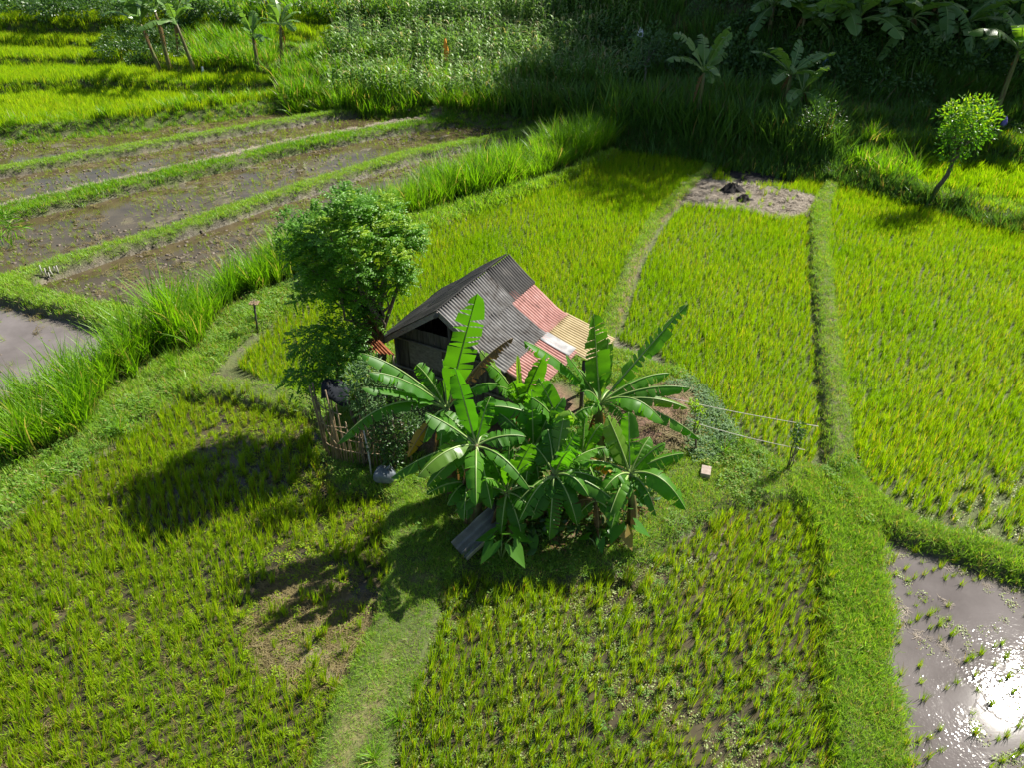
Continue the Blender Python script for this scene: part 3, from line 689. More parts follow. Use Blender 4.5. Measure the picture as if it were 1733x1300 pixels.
bundgrass(5, .075, T_grass, M['grass'], .8, label='trodden grass on the path in front', thin=lambda x, y: .4 * sstep((.42 - pdist(x, y, BL[5][1])) / .3) * sstep((fbm(x, y, 1.1, 71) - .36) / .2))
bundgrass(6, .09, T_grass, M['grass'], 1.1, label='grass on the straight bund between the right fields', thin=lambda x, y: .25 * sstep((.14 - pdist(x, y, BL[6][1])) / .1))
bundgrass(7, .085, T_grass, M['grass'], 1.3, label='grass on the bund above the sunlit paddy')
bundgrass(8, .075, T_grass, M['grass'], 1.35, label='thick grass on the bund left of the sunlit paddy')
bundgrass(9, .10, T_grass, M['grass'], 1.2, label='pale grass on the low bund behind the hut')
bundgrass(10, .17, T_grassF, M['grass'], .7, label='thin grass at the foot of the terrace bank')
def area(P, name, label, cat, step, temps, mat, sc, prob=1.0, tilt=.25, zmin=.02, ex=()):
    x, y = jgrid(P, step, .9); m = inview(x, y) & (height(x, y) > zmin)
    pr = prob(x, y) if callable(prob) else prob
    m &= rng.random(x.shape) < pr
    for q in ex: m &= ~inside(x, y, q)
    x, y = keep(x, y, m)
    return scatter(name, label, cat, pts(x, y, -.01), temps, [mat], sc * (.6 + .8 * fbm(x, y, .8, 66)) * rng.uniform(.7, 1.3, x.size), tilt)
HUTP = poly([(640,650),(960,640),(1000,690),(900,760),(720,770),(600,720)], .3)
bananabed = poly([(780,800),(900,760),(1040,760),(1110,840),(1060,920),(900,930),(800,880)], .3)
area(PLOT, 'grass', 'short grass over the raised plot round the bananas', 'grass', .085, T_grass, M['grass'], 1.15, lambda x, y: 1 - .8 * inside(x, y, bananabed), ex=(HUTP, SOIL))
area(PLOT, 'ground_cover', 'broad leaved weeds over the raised plot', 'weeds', .17, T_weed, M['weed'], 1.0, pn(.8, 88, .42, .9), ex=(HUTP, SOIL))
area(poly([(1120,655),(1180,640),(1235,700),(1245,760),(1180,790),(1150,740),(1185,690)], .2), 'ground_cover', 'grey green creeper at the edge of the brown soil heap', 'weeds', .10, T_weed, M['shrub_pale'], .9)
area(SOIL, 'straw_litter', 'dry leaf litter on the brown soil heap', 'straw', .16, T_straw, M['straw'], .8, .8)
area(bananabed, 'undergrowth', 'leafy weeds between the banana stems', 'weeds', .34, [t_bush(26, .22, .4, .17, .09) for _ in range(4)], M['shrub'], 1.0, .5)
area(bananabed, 'leaf_litter', 'dry leaf litter under the banana clump', 'straw', .2, [t_weed(10, .2, .04, .16, .05) for _ in range(3)], M['dead'], .9, .7)
area(WEED, 'grass', 'weedy grass on the bank below the tall grass', 'grass', .12, T_grass, M['grass'], 1.9)
area(WEED, 'ground_cover', 'leafy weeds on the bank below the tall grass', 'weeds', .2, T_weed, M['weed'], 1.3, pn(.8, 89, .38, .9))
area(WEED2, 'grass', 'weedy grass at the foot of the far tall grass', 'grass', .14, T_grassF, M['grass'], 1.6)
area(TALLG, 'tall_grass', 'band of tall fodder grass crossing the fields', 'grass', .235, T_tall, M['tall'], .94, .95, .12)
x, y = jgrid(WEED, .9, .9); m = rng.random(x.size) < .35; x, y = keep(x, y, m)
scatter('tall_grass', 'scattered taller tufts on the weedy bank', 'grass', pts(x, y), T_tall, [M['tall']], rng.uniform(.3, .6, x.size), .2)
# ------------------------------------------------------------------ terraces, corn and shaded slope behind
T_far = [t_clump(46, .55, .36, .035, (.03, .3), (.1, .5), 2) for _ in range(4)]
T_shade = [t_clump(30, .75, .34, .04, (.05, .7), (.2, .9), 3) for _ in range(4)]
T_bush = [t_bush(170, .55, .9, .17, .08) for _ in range(4)]
T_bigleaf = [t_bush(60, .9, 1.3, .55, .22) for _ in range(3)]
T_corn = [t_corn(random.uniform(1.7, 2.1)) for _ in range(6)]
T_tallF = [t_clump(46, 1.5, .38, .05, (.03, .4), (.25, 1.0), 4, hv=.45) for _ in range(5)]
def quadpx(pts_, z): return poly(pts_, z)
TERR = [  # flat polygons in photo pixels, level
 ([(-300,262),(0,220),(240,198),(470,168),(450,148),(370,142),(180,136),(0,143),(-300,165)], .5, 'lowest terrace'),
 ([(-300,158),(0,139),(180,132),(235,128),(210,100),(0,98),(-300,102)], 1.1, 'second terrace'),
 ([(-300,100),(0,95),(230,96),(330,108),(350,75),(180,70),(0,68),(-300,70)], 1.75, 'third terrace'),
 ([(-300,68),(0,66),(180,68),(330,70),(560,75),(560,54),(300,49),(0,47),(-300,48)], 2.3, 'fourth terrace'),
 ([(-300,46),(0,45),(300,46),(570,50),(600,36),(400,34),(0,35),(-300,35)], 2.9, 'fifth terrace'),
 ([(-300,34),(400,33),(560,33),(560,26),(-300,26)], 3.4, 'highest terrace'),
]
for pp, z, w in TERR:
    P = poly(pp, z); x, y = jgrid(P, .36, .6); x, y = keep(x, y, inview(x, y, z))
    p = pts(x, y)
    scatter('terrace_rice', 'yellow green ripening rice on the ' + w, 'rice', p, T_far, [M['rice_far']], rng.uniform(.75, 1.1, x.size) * (.8 + .35 * fbm(x, y, .4, 67)), .06, lean=.08)
# grassy risers
for j, (dz, wd, P) in enumerate(ED):
    x = np.concatenate([rng.uniform(-62, 2, 1500), rng.uniform(2, 45, 1500)]); y = np.interp(x, P[:, 0], P[:, 1]) + rng.uniform(-.8, .5, x.size)
    m = inview(x, y, 1); x, y = keep(x, y, m); L = x < (0 if j else 3)
    scatter('bank_grass', 'grass on the %s riser of the left terraces' % ['first', 'second', 'third', 'fourth', 'fifth', 'sixth'][j], 'grass', pts(x[L], y[L], -.02), T_shade, [M['tall']], rng.uniform(.25, .6, L.sum()), .2)
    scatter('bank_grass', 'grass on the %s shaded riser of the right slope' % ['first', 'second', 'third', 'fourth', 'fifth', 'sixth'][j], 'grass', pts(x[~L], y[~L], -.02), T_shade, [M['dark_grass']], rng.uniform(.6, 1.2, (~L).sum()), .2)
# tall weedy clumps
def clumps(pl, z, label, mat, step, temps, sc, name='tall_grass', cat='grass', dz=0):
    P = poly(pl, z); x, y = jgrid(P, step, .9); x, y = keep(x, y, inview(x, y, z))
    return scatter(name, label, cat, pts(x, y, dz), temps, [mat], sc * rng.uniform(.65, 1.2, x.size), .15)
clumps([(470,155),(500,138),(560,128),(620,128),(690,152),(700,182),(640,182),(560,178),(480,172)], .6, 'tall bright grass in front of the corn', M['tall'], .40, T_tallF, .95)
clumps([(715,185),(730,165),(850,160),(860,195),(780,198)], .4, 'tall grass at the middle edge of the paddies', M['tall'], .4, T_tallF, 1.0)
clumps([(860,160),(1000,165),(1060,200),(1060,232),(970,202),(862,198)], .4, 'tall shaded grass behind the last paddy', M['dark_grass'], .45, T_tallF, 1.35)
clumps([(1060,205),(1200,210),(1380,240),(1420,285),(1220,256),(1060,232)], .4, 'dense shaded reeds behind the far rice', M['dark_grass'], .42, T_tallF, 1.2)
clumps([(330,112),(470,112),(470,140),(340,140)], .8, 'lush grass under the far banana plants', M['tall'], .45, T_tallF, .95)
clumps([(170,128),(215,96),(330,100),(330,130)], .8, 'green scrub round the far left banana plants', M['shrub'], .6, T_bush, 1.0, 'undergrowth', 'bushes')
clumps([(-300,266),(0,228),(100,216),(200,208),(330,192),(470,174),(470,168),(240,197),(0,219),(-300,255)], .3, 'weedy bank at the foot of the terraces', M['tall'], .5, T_tallF, .62)
clumps([(-300,24),(300,26),(600,30),(690,36),(700,22),(300,16),(-300,16)], 3.5, 'bright tall grass along the top of the terraces', M['tall'], .6, T_tallF, .8)
clumps([(380,32),(690,36),(700,26),(390,24)], 3.5, 'tall grass left of the far corn', M['tall'], .6, T_tallF, 1.1)
clumps([(-300,24),(860,24),(860,2),(-300,2)], 3.8, 'dense green scrub on the far edge of the terraces', M['shrub'], 1.0, T_bush, 1.5, 'undergrowth', 'bushes')
clumps([(1470,250),(1550,240),(1733,250),(1950,265),(1950,250),(1733,238),(1550,230),(1470,235)], .8, 'leafy hedge plants on the sunlit right bank', M['shrub'], .7, T_bush, .75, 'undergrowth', 'bushes')
clumps([(1430,295),(1500,312),(1540,322),(1540,290),(1480,270),(1430,275)], .3, 'tall grass beside the leaning tree', M['tall'], .45, T_tallF, .8)
clumps([(1500,318),(1580,334),(1733,372),(1950,425),(1950,408),(1733,352),(1590,318)], .25, 'grass along the bank right of the leaning tree', M['grass'], .22, T_grassF, 1.5)
clumps([(1500,300),(1590,318),(1733,350),(1950,400),(1950,290),(1733,262),(1540,252),(1480,262)], .45, 'sunlit rice on the small right terrace', M['rice'], .32, T_far, .85, 'terrace_rice', 'rice')
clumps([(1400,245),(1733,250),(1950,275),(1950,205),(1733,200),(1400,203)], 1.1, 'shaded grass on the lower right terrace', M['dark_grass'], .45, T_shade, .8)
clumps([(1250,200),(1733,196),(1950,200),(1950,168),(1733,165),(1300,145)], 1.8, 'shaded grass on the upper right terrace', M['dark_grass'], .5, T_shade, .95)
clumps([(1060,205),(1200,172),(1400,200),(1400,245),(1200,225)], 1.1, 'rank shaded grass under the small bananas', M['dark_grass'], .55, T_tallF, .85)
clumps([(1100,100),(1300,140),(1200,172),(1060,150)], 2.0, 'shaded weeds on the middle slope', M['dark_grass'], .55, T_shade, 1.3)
# hillside cover
x = rng.uniform(-2, 62, 9000); y = rng.uniform(38, 82, 9000); yh = np.interp(x, HL[:, 0], HL[:, 1]); m = (y > yh - .5) & (y < yh + 24) & (x > 3 - (y - yh) * .0)
x, y = keep(x, y, m); zt = height(x, y); m = inview(x, y, zt, 260, 0); x, y = keep(x, y, m)
lowb = rng.random(x.size) < .75
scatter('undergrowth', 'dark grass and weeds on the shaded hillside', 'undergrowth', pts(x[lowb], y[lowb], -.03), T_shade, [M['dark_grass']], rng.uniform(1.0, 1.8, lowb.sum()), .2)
u = ~lowb
scatter('undergrowth', 'dark leafy bushes on the shaded hillside', 'bushes', pts(x[u], y[u], -.05), T_bush, [M['forest']], rng.uniform(.8, 1.9, u.sum()), .2)
# corn in rows
P = poly([(535,106),(600,58),(700,38),(860,34),(1075,60),(1085,125),(1000,140),(850,138),(700,128),(560,122)], 2.2)
lo, hi = P.min(0), P.max(0); xs = []; ys = []; hs_ = []
for k_, yy_ in enumerate(np.arange(lo[1], hi[1], .7)):
    if k_ % 7 == 6: continue
    xr = np.arange(lo[0], hi[0], .24); hs_.append(np.full(xr.size, .72 + .36 * (k_ % 7) / 5)); xs.append(xr + rng.uniform(-.08, .08, xr.size)); ys.append(np.full(xr.size, yy_) + rng.uniform(-.1, .1, xr.size) + .3 * np.sin(xr * .2))
x = np.concatenate(xs); y = np.concatenate(ys); hs_ = np.concatenate(hs_); m = inside(x, y, P) & (rng.random(x.size) < .93); x, y, hs_ = x[m], y[m], hs_[m]
scatter('corn_field', 'rows of tasselled corn on the far terraces', 'corn', pts(x, y), T_corn, [M['corn'], M['tassel']], hs_ * rng.uniform(.85, 1.1, x.size), .06)

# ------------------------------------------------------------------ banana plants
def bez(p0, p1, p2, t): return p0 * (1 - t) ** 2 + p1 * 2 * t * (1 - t) + p2 * t * t
def banana_leaf(p0, p2, arch, w, mats, parent, pet=.16, n=22, droop=.45, tears=4, name='leaf', lr=.02, roll=0.0):
    """one leaf: arched rib, two half blades that hang from it, torn along the veins; stalk and rib are part of the leaf"""
    p0 = np.array(p0, float); p2 = np.array(p2, float); p1 = (p0 + p2) / 2 + np.array([0, 0, arch])
    T = np.linspace(0, 1, n + 1); pt = np.array([bez(p0, p1, p2, t) for t in T])
    tg = np.gradient(pt, axis=0); tg /= np.linalg.norm(tg, axis=1)[:, None]
    hd = (p2 - p0) * [1, 1, 0]
    if np.linalg.norm(hd) < .42 * np.linalg.norm(p2 - p0): hd = np.array([random.uniform(-.4, .4), -1, 0.]) if roll == 0 else np.array([math.cos(roll), math.sin(roll), 0])
    hd /= np.linalg.norm(hd); s0 = np.array([hd[1], -hd[0], 0])
    mb = MB(); rr = random.random(); w *= .93
    k0 = int(n * pet)
    side = []
    for i in range(n + 1):
        s = s0 - tg[i] * np.dot(s0, tg[i]); s /= np.linalg.norm(s); side.append(s)
    side = np.array(side); nrm = np.cross(side, tg); nrm *= np.sign(nrm[:, 2:3] + 1e-6 + (np.abs(nrm[:, 2:3]) < .05))
    tw = random.gauss(0, .38) * (.3 + .7 * T) + random.gauss(0, .15); ct, sn = np.cos(tw)[:, None], np.sin(tw)[:, None]   # the blade twists a little about its rib
    side, nrm = side * ct + nrm * sn, nrm * ct - side * sn
    for sg in (-1, 1):
        cuts = sorted(random.sample(range(k0 + 3, n - 1), min(tears, n - k0 - 5))) if tears else []
        segs = [k0] + cuts + [n]
        for a, b in zip(segs[:-1], segs[1:]):
            dj = droop + random.gauss(0, .10 + .05 * (tears > 0)); rows = []
            V = []; v = []
            for i in range(a, b + 1):
                f = (T[i] - pet) / (1 - pet); f = min(max(f, 0), 1)
                prof = min(1, (f * 5.5 + .02)) ** .6 * math.sqrt(max(0, 1 - max(0, (f - .5) / .5) ** 2.0)) + .01
                hw = w * .5 * prof
                gap = 0
                if len(segs) > 2:
                    if i == a and a != k0: gap = .28
                    if i == b and b != n: gap = -.28
                an = dj * (.55 + .7 * f) + .05 * math.sin(i * 1.9 + sg)
                st = (T[1] - T[0]) * np.linalg.norm(p2 - p0)
                for q, aa in ((0, 0), (.5, an * .6), (1, an)):
                    c = pt[i] + sg * side[i] * hw * q * math.cos(aa) - nrm[i] * hw * q * math.sin(aa) + tg[i] * (gap * st * q + hw * .18 * q)
                    V.append(c + nrm[i] * .012 * math.sin(i * 2.2) * q); v.append(f)
            m_ = b - a; Fc = []
            for i in range(m_):
                for q in (0, 1):
                    f4 = (3 * i + q, 3 * i + q + 1, 3 * i + q + 4, 3 * i + q + 3); Fc.append(f4 if sg > 0 else f4[::-1])
            mb.add(V, Fc, 0, r=rr * .8 + .1, v=v, r2=[(0, 0, random.random() * (.9 + .12 * (v[q] > .8)))[q % 3] for q in range(len(V))])
    rad = [lr * (1.25 - 1.0 * t) for t in T]
    mb.tube([p + nrm[i] * .006 for i, p in enumerate(pt)], rad, 5, 1)
    return mb.build(name, mats, parent)
def to_local(root, p): return np.array(p) - np.array(root.location)
KIND = dict(g=('banana', 'rib'), b=('banana_bright', 'rib'), d=('dead', 'rib_dead'), y=('yellowleaf', 'rib_dead'), f=('banana_far', 'rib'))
def banana_near(base, crown, label, leaves, group, r0=.13, sheath=True, pups=0):
    b = hit(*base); c = aty(crown[0], crown[1], b[1] + (crown[2] if len(crown) > 2 else 0))
    root = empty('banana_plant', (b[0], b[1], b[2] - .03), label, 'banana plant', group)
    cl = to_local(root, c); mb = MB(); n = 8
    P_ = [np.array([cl[0] * (t ** 1.3) + .02 * math.sin(5 * t), cl[1] * t, cl[2] * t]) for t in np.linspace(0, 1, n)]
    mb.tube(P_, [r0 * (1.1 - .62 * t) for t in np.linspace(0, 1, n)], 10)
    mb.build('stem', [M['stem']], root)
    if sheath:
        for i in range(5):
            t = random.uniform(.25, .9); p = P_[0] * (1 - t) + P_[-1] * t; a = random.uniform(0, 6.28)
            q = p + np.array([math.cos(a), math.sin(a), 0]) * r0 * .8
            L = random.uniform(.3, .7)
            pts_ = [q, q + np.array([math.cos(a) * .09, math.sin(a) * .09, -L * .4]), q + np.array([math.cos(a) * .06, math.sin(a) * .06, -L])]
            s = np.array([-math.sin(a), math.cos(a), 0]) * .05
            sh = MB(); sh.add([pts_[0] - s, pts_[0] + s, pts_[1] + s * 1.3, pts_[1] - s * 1.3, pts_[2] + s * .4, pts_[2] - s * .4], [(0, 1, 2, 3), (3, 2, 4, 5)])
            sh.build('dry_sheath', [M['dead']], root)
    for i in range(2 if r0 > .1 else 1):
        a = random.uniform(0, 6.28); q = cl * .92; tipd = q + np.array([math.cos(a) * .34, math.sin(a) * .34, -min(1.1, q[2] * .75)])
        banana_leaf(q, tipd, .35, .26, [M['dead'], M['rib_dead']], root, n=12, tears=5, droop=1.1, name='dead_leaf')
    for i in range(2 if r0 > .085 else 0):
        a = random.uniform(0, 6.28); l_ = random.uniform(.35, .75); tipd = cl + np.array([math.cos(a) * l_, math.sin(a) * l_, random.uniform(.55, 1.0)])
        banana_leaf(cl - [0, 0, .08], tipd, .25, random.uniform(.34, .46), [M['banana'], M['rib']], root, droop=random.uniform(.1, .6), tears=random.randint(3, 9))
    for i in range(3 if r0 > .085 else 0):
        a = random.uniform(0, 6.28); l_ = random.uniform(.75, 1.25); tipd = cl + np.array([math.cos(a) * l_, math.sin(a) * l_, -random.uniform(.1, .65)])
        banana_leaf(cl - [0, 0, .08], tipd, .5, random.uniform(.34, .46), [M['banana'], M['rib']], root, droop=random.uniform(.4, .8), tears=random.randint(3, 8))
    for lf in leaves:
        tx, ty, dy, arch, w, k = lf[:6]; dr = (lf[6] if len(lf) > 6 else .45) * 1.15 + .05; te = int((lf[7] if len(lf) > 7 else 4) * 1.4) + 1
        tip = aty(tx, ty, c[1] + dy); g_ = hz(tip[0], tip[1]) + .06
        if tip[2] < g_: tip[2] = g_
        banana_leaf(cl - np.array([0, 0, .05]), to_local(root, tip), arch, w, [M[KIND[k][0]], M[KIND[k][1]]], root, droop=dr, tears=te, name='dead_leaf' if k == 'd' else 'leaf')
    return root
G1 = 'banana plants in the clump beside the hut'
banana_near((765,835), (757,690), 'banana plant at the left of the clump with a tall upright leaf', [
 (808,496,-.3,.10,.60,'g',.1,5), (612,598,-.1,.42,.50,'g',.7,3), (624,630,-.5,.42,.50,'g',.6,3), (613,657,-.7,.30,.46,'g',.5,3), (572,752,-.9,1.05,.42,'g',.95,7),
 (868,572,.3,.45,.34,'d',1.1,8), (842,650,-.2,.4,.4,'g',.5,3), (690,775,-.7,.35,.36,'y',.6,4)], G1)
banana_near((805,892), (806,752), 'banana plant with pale sunlit leaves reaching over the sack', [
 (770,622,.2,.05,.42,'g',-.2,2), (720,700,.1,.15,.55,'g',.3,3), (752,700,.5,.1,.45,'g',.3,2), (662,810,-.5,.40,.42,'g',.5,3), (707,808,-.9,.48,.46,'b',.35,1),
 (722,826,-.5,.25,.36,'g',.5,2), (832,862,-.8,.35,.50,'g',.5,3), (890,740,.2,.25,.44,'g',.4,3)], G1)
banana_near((950,842), (952,728), 'banana plant in the middle with a long flat leaf pointing left', [
 (793,692,-.2,.55,.52,'g',.75,4), (967,703,-.6,.55,.46,'b',.6,2), (845,740,-.2,.35,.5,'g',.5,4), (912,640,.2,.1,.44,'g',-.1,2), (1000,690,.1,.3,.44,'g',.5,3), (905,790,-.7,.3,.5,'g',.5,4), (880,770,-.2,.3,.46,'g',.5,3), (930,665,.5,.1,.42,'g',.1,3), (985,785,-.4,.3,.42,'g',.5,5)], G1)
banana_near((890,790), (882,690), 'low banana plant against the roof edge with a furled pale leaf', [
 (813,593,.1,.12,.40,'b',.2,1), (826,616,-.1,.40,.48,'g',.6,3), (876,600,.2,.02,.12,'b',.1,0), (918,606,.1,.10,.46,'g',.1,2), (845,655,-.4,.3,.44,'g',.5,3), (935,650,.2,.25,.42,'g',.4,3)], G1)
banana_near((1012,800), (1015,682), 'tallest banana plant of the clump with a torn leaf slanting up to the right', [
 (1164,514,.3,.06,.52,'g',.05,6), (1004,531,.1,.05,.60,'g',-.15,4), (887,577,.0,.42,.50,'g',.7,3), (1030,572,.4,.05,.42,'g',.1,2), (1018,600,.2,.04,.22,'b',.1,0), (958,600,.0,.12,.40,'g',.2,3),
 (1134,632,.5,.42,.46,'g',.8,4), (1168,657,.2,.40,.46,'g',.8,4), (1123,716,-.6,.75,.60,'g',.7,3), (1184,744,-.3,.62,.42,'g',.7,5), (996,702,-.6,.3,.40,'g',.6,3), (1165,692,-.1,.45,.36,'b',.5,2)], G1, .15)
banana_near((1068,890), (1066,800), 'rightmost banana plant of the clump with a broad leaf drooping over the grass', [
 (1028,706,.1,.12,.50,'b',.15,2), (1064,698,.5,.05,.42,'g',.1,2), (1158,768,.1,.22,.44,'g',.7,3), (1161,864,-.7,.72,.55,'g',.6,2), (980,782,-.1,.28,.44,'g',.6,2), (1022,830,-.6,.32,.40,'g',.5,3),
 (1100,740,.5,.2,.40,'g',.4,2), (1095,855,-.5,.2,.36,'g',.5,2)], G1, .11)
banana_near((935,902), (938,802), 'front banana plant with a ribbed leaf hanging straight down', [
 (1047,856,-.4,.42,.46,'g',.45,2), (930,915,-.75,.50,.44,'g',.25,9), (977,890,-.6,.48,.40,'g',.3,2), (975,734,.2,.10,.50,'g',.2,7), (905,756,.2,.15,.40,'g',.2,3), (900,880,-.6,.35,.46,'g',.5,3), (1010,760,.5,.2,.44,'g',.3,4), (955,700,.6,.1,.4,'b',.1,2), (868,862,-.5,.30,.46,'g',.6,3), (1000,800,.3,.2,.36,'g',.4,3)], G1, .12)
banana_near((905,862), (903,762), 'banana plant in the thick of the clump with several folded dark leaves', [
 (845,700,.2,.2,.46,'g',.5,5), (868,815,-.5,.35,.46,'g',.6,5), (955,790,-.3,.3,.44,'g',.6,6), (935,690,.3,.1,.44,'g',.2,4), (900,660,.3,.08,.40,'g',.1,3), (915,850,-.7,.4,.46,'g',.5,4), (975,745,.2,.25,.40,'y',.6,4)], G1, .11)
banana_near((792,888), (793,815), 'small banana plant behind the zinc sheet leaning toward the sack', [
 (722,838,-.4,.25,.36,'g',.5,3), (757,856,-.6,.28,.36,'g',.5,3), (832,850,-.4,.25,.38,'g',.5,4), (820,775,.2,.1,.36,'g',.3,3), (772,768,.2,.1,.36,'g',.3,3), (790,880,-.7,.3,.36,'g',.5,3), (845,800,.1,.2,.36,'g',.5,4)], G1, .09)
banana_near((985,862), (985,772), 'banana plant between the front plant and the tallest one with a yellowing leaf', [
 (930,745,.1,.25,.42,'g',.5,5), (1040,762,.1,.28,.42,'g',.6,5), (990,700,.3,.08,.42,'g',.2,4), (1015,845,-.6,.35,.42,'g',.5,4), (950,830,-.5,.35,.40,'g',.5,4), (1035,805,-.3,.25,.34,'y',.6,5)], G1, .10)
banana_near((862,910), (858,832), 'front banana plant above the bent zinc sheet', [
 (900,752,.1,.14,.46,'g',.2,4), (862,748,.3,.1,.42,'g',.1,3), (905,872,-.5,.28,.42,'g',.5,3), (826,770,.1,.2,.46,'g',.3,3), (800,830,-.2,.25,.42,'g',.5,3), (884,912,-.5,.30,.36,'g',.4,2), (848,905,-.5,.3,.34,'g',.4,2), (915,830,-.2,.25,.40,'g',.5,4)], G1, .11)
banana_near((1010,905), (1008,845), 'short banana sucker between the two front right plants', [
 (985,800,.1,.1,.28,'g',.2,1), (1040,880,-.2,.2,.28,'g',.4,1), (975,880,-.2,.2,.28,'g',.4,2), (1030,800,.2,.1,.3,'g',.2,1), (960,858,-.1,.2,.26,'d',.9,5)], G1, .07)

def banana_far(base_px, h, nl, L, label, group, mat='f', lean=(0, 0), up=.5, az0=None, dead=1):
    b = hit(*base_px); root = empty('banana_plant', b, label, 'banana plant', group); nl = int(nl * 1.35)
    mb = MB(); P_ = [np.array([lean[0] * t, lean[1] * t, h * t - .05]) for t in np.linspace(0, 1, 5)]
    mb.tube(P_, [.15, .13, .11, .09, .07], 7); mb.build('stem', [M['stem']], root)
    az = random.uniform(0, 6.28) if az0 is None else az0
    for i in range(nl):
        az += 2.4 + random.uniform(-.3, .3); e = up + random.uniform(-.75, .75); l = L * random.uniform(.8, 1.3)
        tip = P_[-1] + np.array([math.cos(az) * math.cos(e), math.sin(az) * math.cos(e), math.sin(e)]) * l
        banana_leaf(P_[-1], tip, l * random.uniform(.2, .42), l * .32, [M[KIND[mat][0]], M['rib']], root, n=12, tears=4, droop=random.uniform(.1, .5))
    for i in range(dead):
        az += 2.0; tip = P_[-1] + np.array([math.cos(az) * .4, math.sin(az) * .4, -h * .55])
        banana_leaf(P_[-1], tip, .5, .3, [M['dead'], M['rib_dead']], root, n=10, tears=5, droop=1.0, name='dead_leaf')
    return root
G2 = 'banana plants on the far terraces'
banana_far((275,128), 3.0, 8, 2.0, 'left plant of the far banana group on the terraces', G2, lean=(-.5, 0))
banana_far((290,126), 3.6, 7, 1.9, 'tallest middle plant of the far banana group on the terraces', G2, up=.8)
banana_far((333,128), 3.0, 8, 1.9, 'far banana plant right of the group beside a white bag', G2, lean=(-.5, 0))
banana_far((440,128), 2.2, 7, 1.5, 'small far banana plant standing in lush terrace grass', G2, up=.7)
banana_far((478,112), 2.3, 7, 1.8, 'spreading far banana plant next to the corn', G2, lean=(.3, 0))
G3 = 'banana plants at the foot of the shaded slope'
banana_far((1178,215), 2.6, 8, 2.0, 'shaded banana plant behind the far corner of the rice', G3, up=.5)
banana_far((1322,205), 2.0, 7, 1.9, 'shaded banana plant with one pale upright leaf', G3, up=.6)
banana_far((1345,215), 1.4, 6, 1.7, 'low shaded banana plant with drooping leaves right of the pale one', G3, up=.2)
banana_far((1680,205), 3.2, 8, 2.2, 'sun catching banana plant at the right edge above the leaning tree', G3, 'b', up=.5)
banana_far((1728,200), 2.8, 7, 2.0, 'banana plant cut by the right edge of the photo', G3, 'g', up=.4)
G4 = 'banana plants on the dark hillside'
for i, (px, py, w) in enumerate([(1300,62,'leftmost banana plant on the dark hillside'), (1352,78,'banana plant on the dark hillside with low hanging leaves'), (1400,62,'banana plant behind the blue bag on the dark hillside'), (1440,84,'banana plant on the dark hillside straight above the blue bag'),
   (1482,60,'banana plant in the middle of the dark hillside'), (1530,80,'banana plant in front of the middle hillside trees'), (1575,62,'banana plant under the dark tree trunks'), (1615,86,'large leaved banana plant on the right hillside'),
   (1655,66,'banana plant at the upper right of the hillside'), (1700,80,'rightmost banana plant on the dark hillside')]):
    banana_far((px, py), random.uniform(1.1, 1.9), 9, random.uniform(2.2, 3.0), w, G4, 'f', up=-.05)

# ------------------------------------------------------------------ trees
def limb(mb, a, b, r0, r1, wob=.06, n=6):
    a = np.array(a, float); b = np.array(b, float); L = np.linalg.norm(b - a)
    P_ = [a + (b - a) * t + np.array([random.gauss(0, wob), random.gauss(0, wob), 0]) * L * math.sin(math.pi * t) for t in np.linspace(0, 1, n)]
    mb.tube(P_, [r0 + (r1 - r0) * t for t in np.linspace(0, 1, n)], 7); return P_
def spray(mb, c, d, L, nl, lw, m=0):
    """a feather shaped leaf: pairs of leaflets along a drooping stalk"""
    d = Vector(d).normalized(); p = Vector(c); s = d.cross(Vector((0, 0, 1)))
    s = s.normalized() if s.length > .05 else Vector((1, 0, 0)); r = random.random()
    for i in range(nl):
        f = i / nl; q = p + d * L * f + Vector((0, 0, -.35 * L * f * f)); ll = lw * 2.6 * (1 - .55 * f)
        for sg in (-1, 1):
            leaf_quad(mb, q, s * sg + d * .55 + Vector((0, 0, random.uniform(-.3, .15))), Vector((0, 0, 1)) + rdir() * .35, ll, lw, m, r=min(1, max(0, r + random.gauss(0, .15))))
# main tree left of the hut
tb = np.array([-3.15, 14.6, hz(-3.15, 14.6)])
root = empty('leafy_tree', tb, 'bushy green tree with fine leaves standing left of the hut', 'tree')
mb = MB(); fork = np.array([.0, -.1, 1.9]); limb(mb, (0, 0, -.1), fork, .11, .085, .03)
CL = []  # crown lumps: centre, radius
for px, py, dy, r in [(q[0], q[1] + 22, q[2], q[3]) for q in [(530,420,-.6,.62), (560,380,-.8,.66), (600,350,-.4,.62), (640,370,-.3,.62), (672,390,0,.55), (690,368,.1,.38), (650,420,-.4,.62), (600,420,-.9,.66), (550,450,-.7,.58), (620,470,-.6,.58), (665,455,-.1,.46), (575,490,-.4,.52), (620,515,-.2,.46),
    (520,395,-.2,.5), (578,322,-.1,.42), (612,328,.1,.45), (645,335,.3,.5), (700,395,.4,.34), (600,545,-.1,.36), (560,400,.4,.6), (640,400,.6,.7), (600,380,.9,.7), (535,460,.2,.5), (590,440,.4,.6), (502,415,-.4,.34), (510,370,0,.36)]]:
    c = aty(px, py, 14.5 + dy) - tb; CL.append((c, r * .72)); limb(mb, fork + np.array([0, 0, random.uniform(-.2, .5)]), c, .045, .012, .05, 5)
for i in range(46):
    c, r = random.choice(CL[:26]); d = rdir(.35); q = c + np.array(d) * r * random.uniform(.9, 1.35); CL.append((q, random.uniform(.14, .28))); limb(mb, c, q, .012, .005, .05, 3)
mb.build('trunk', [M['bark']], root)
cr = MB()
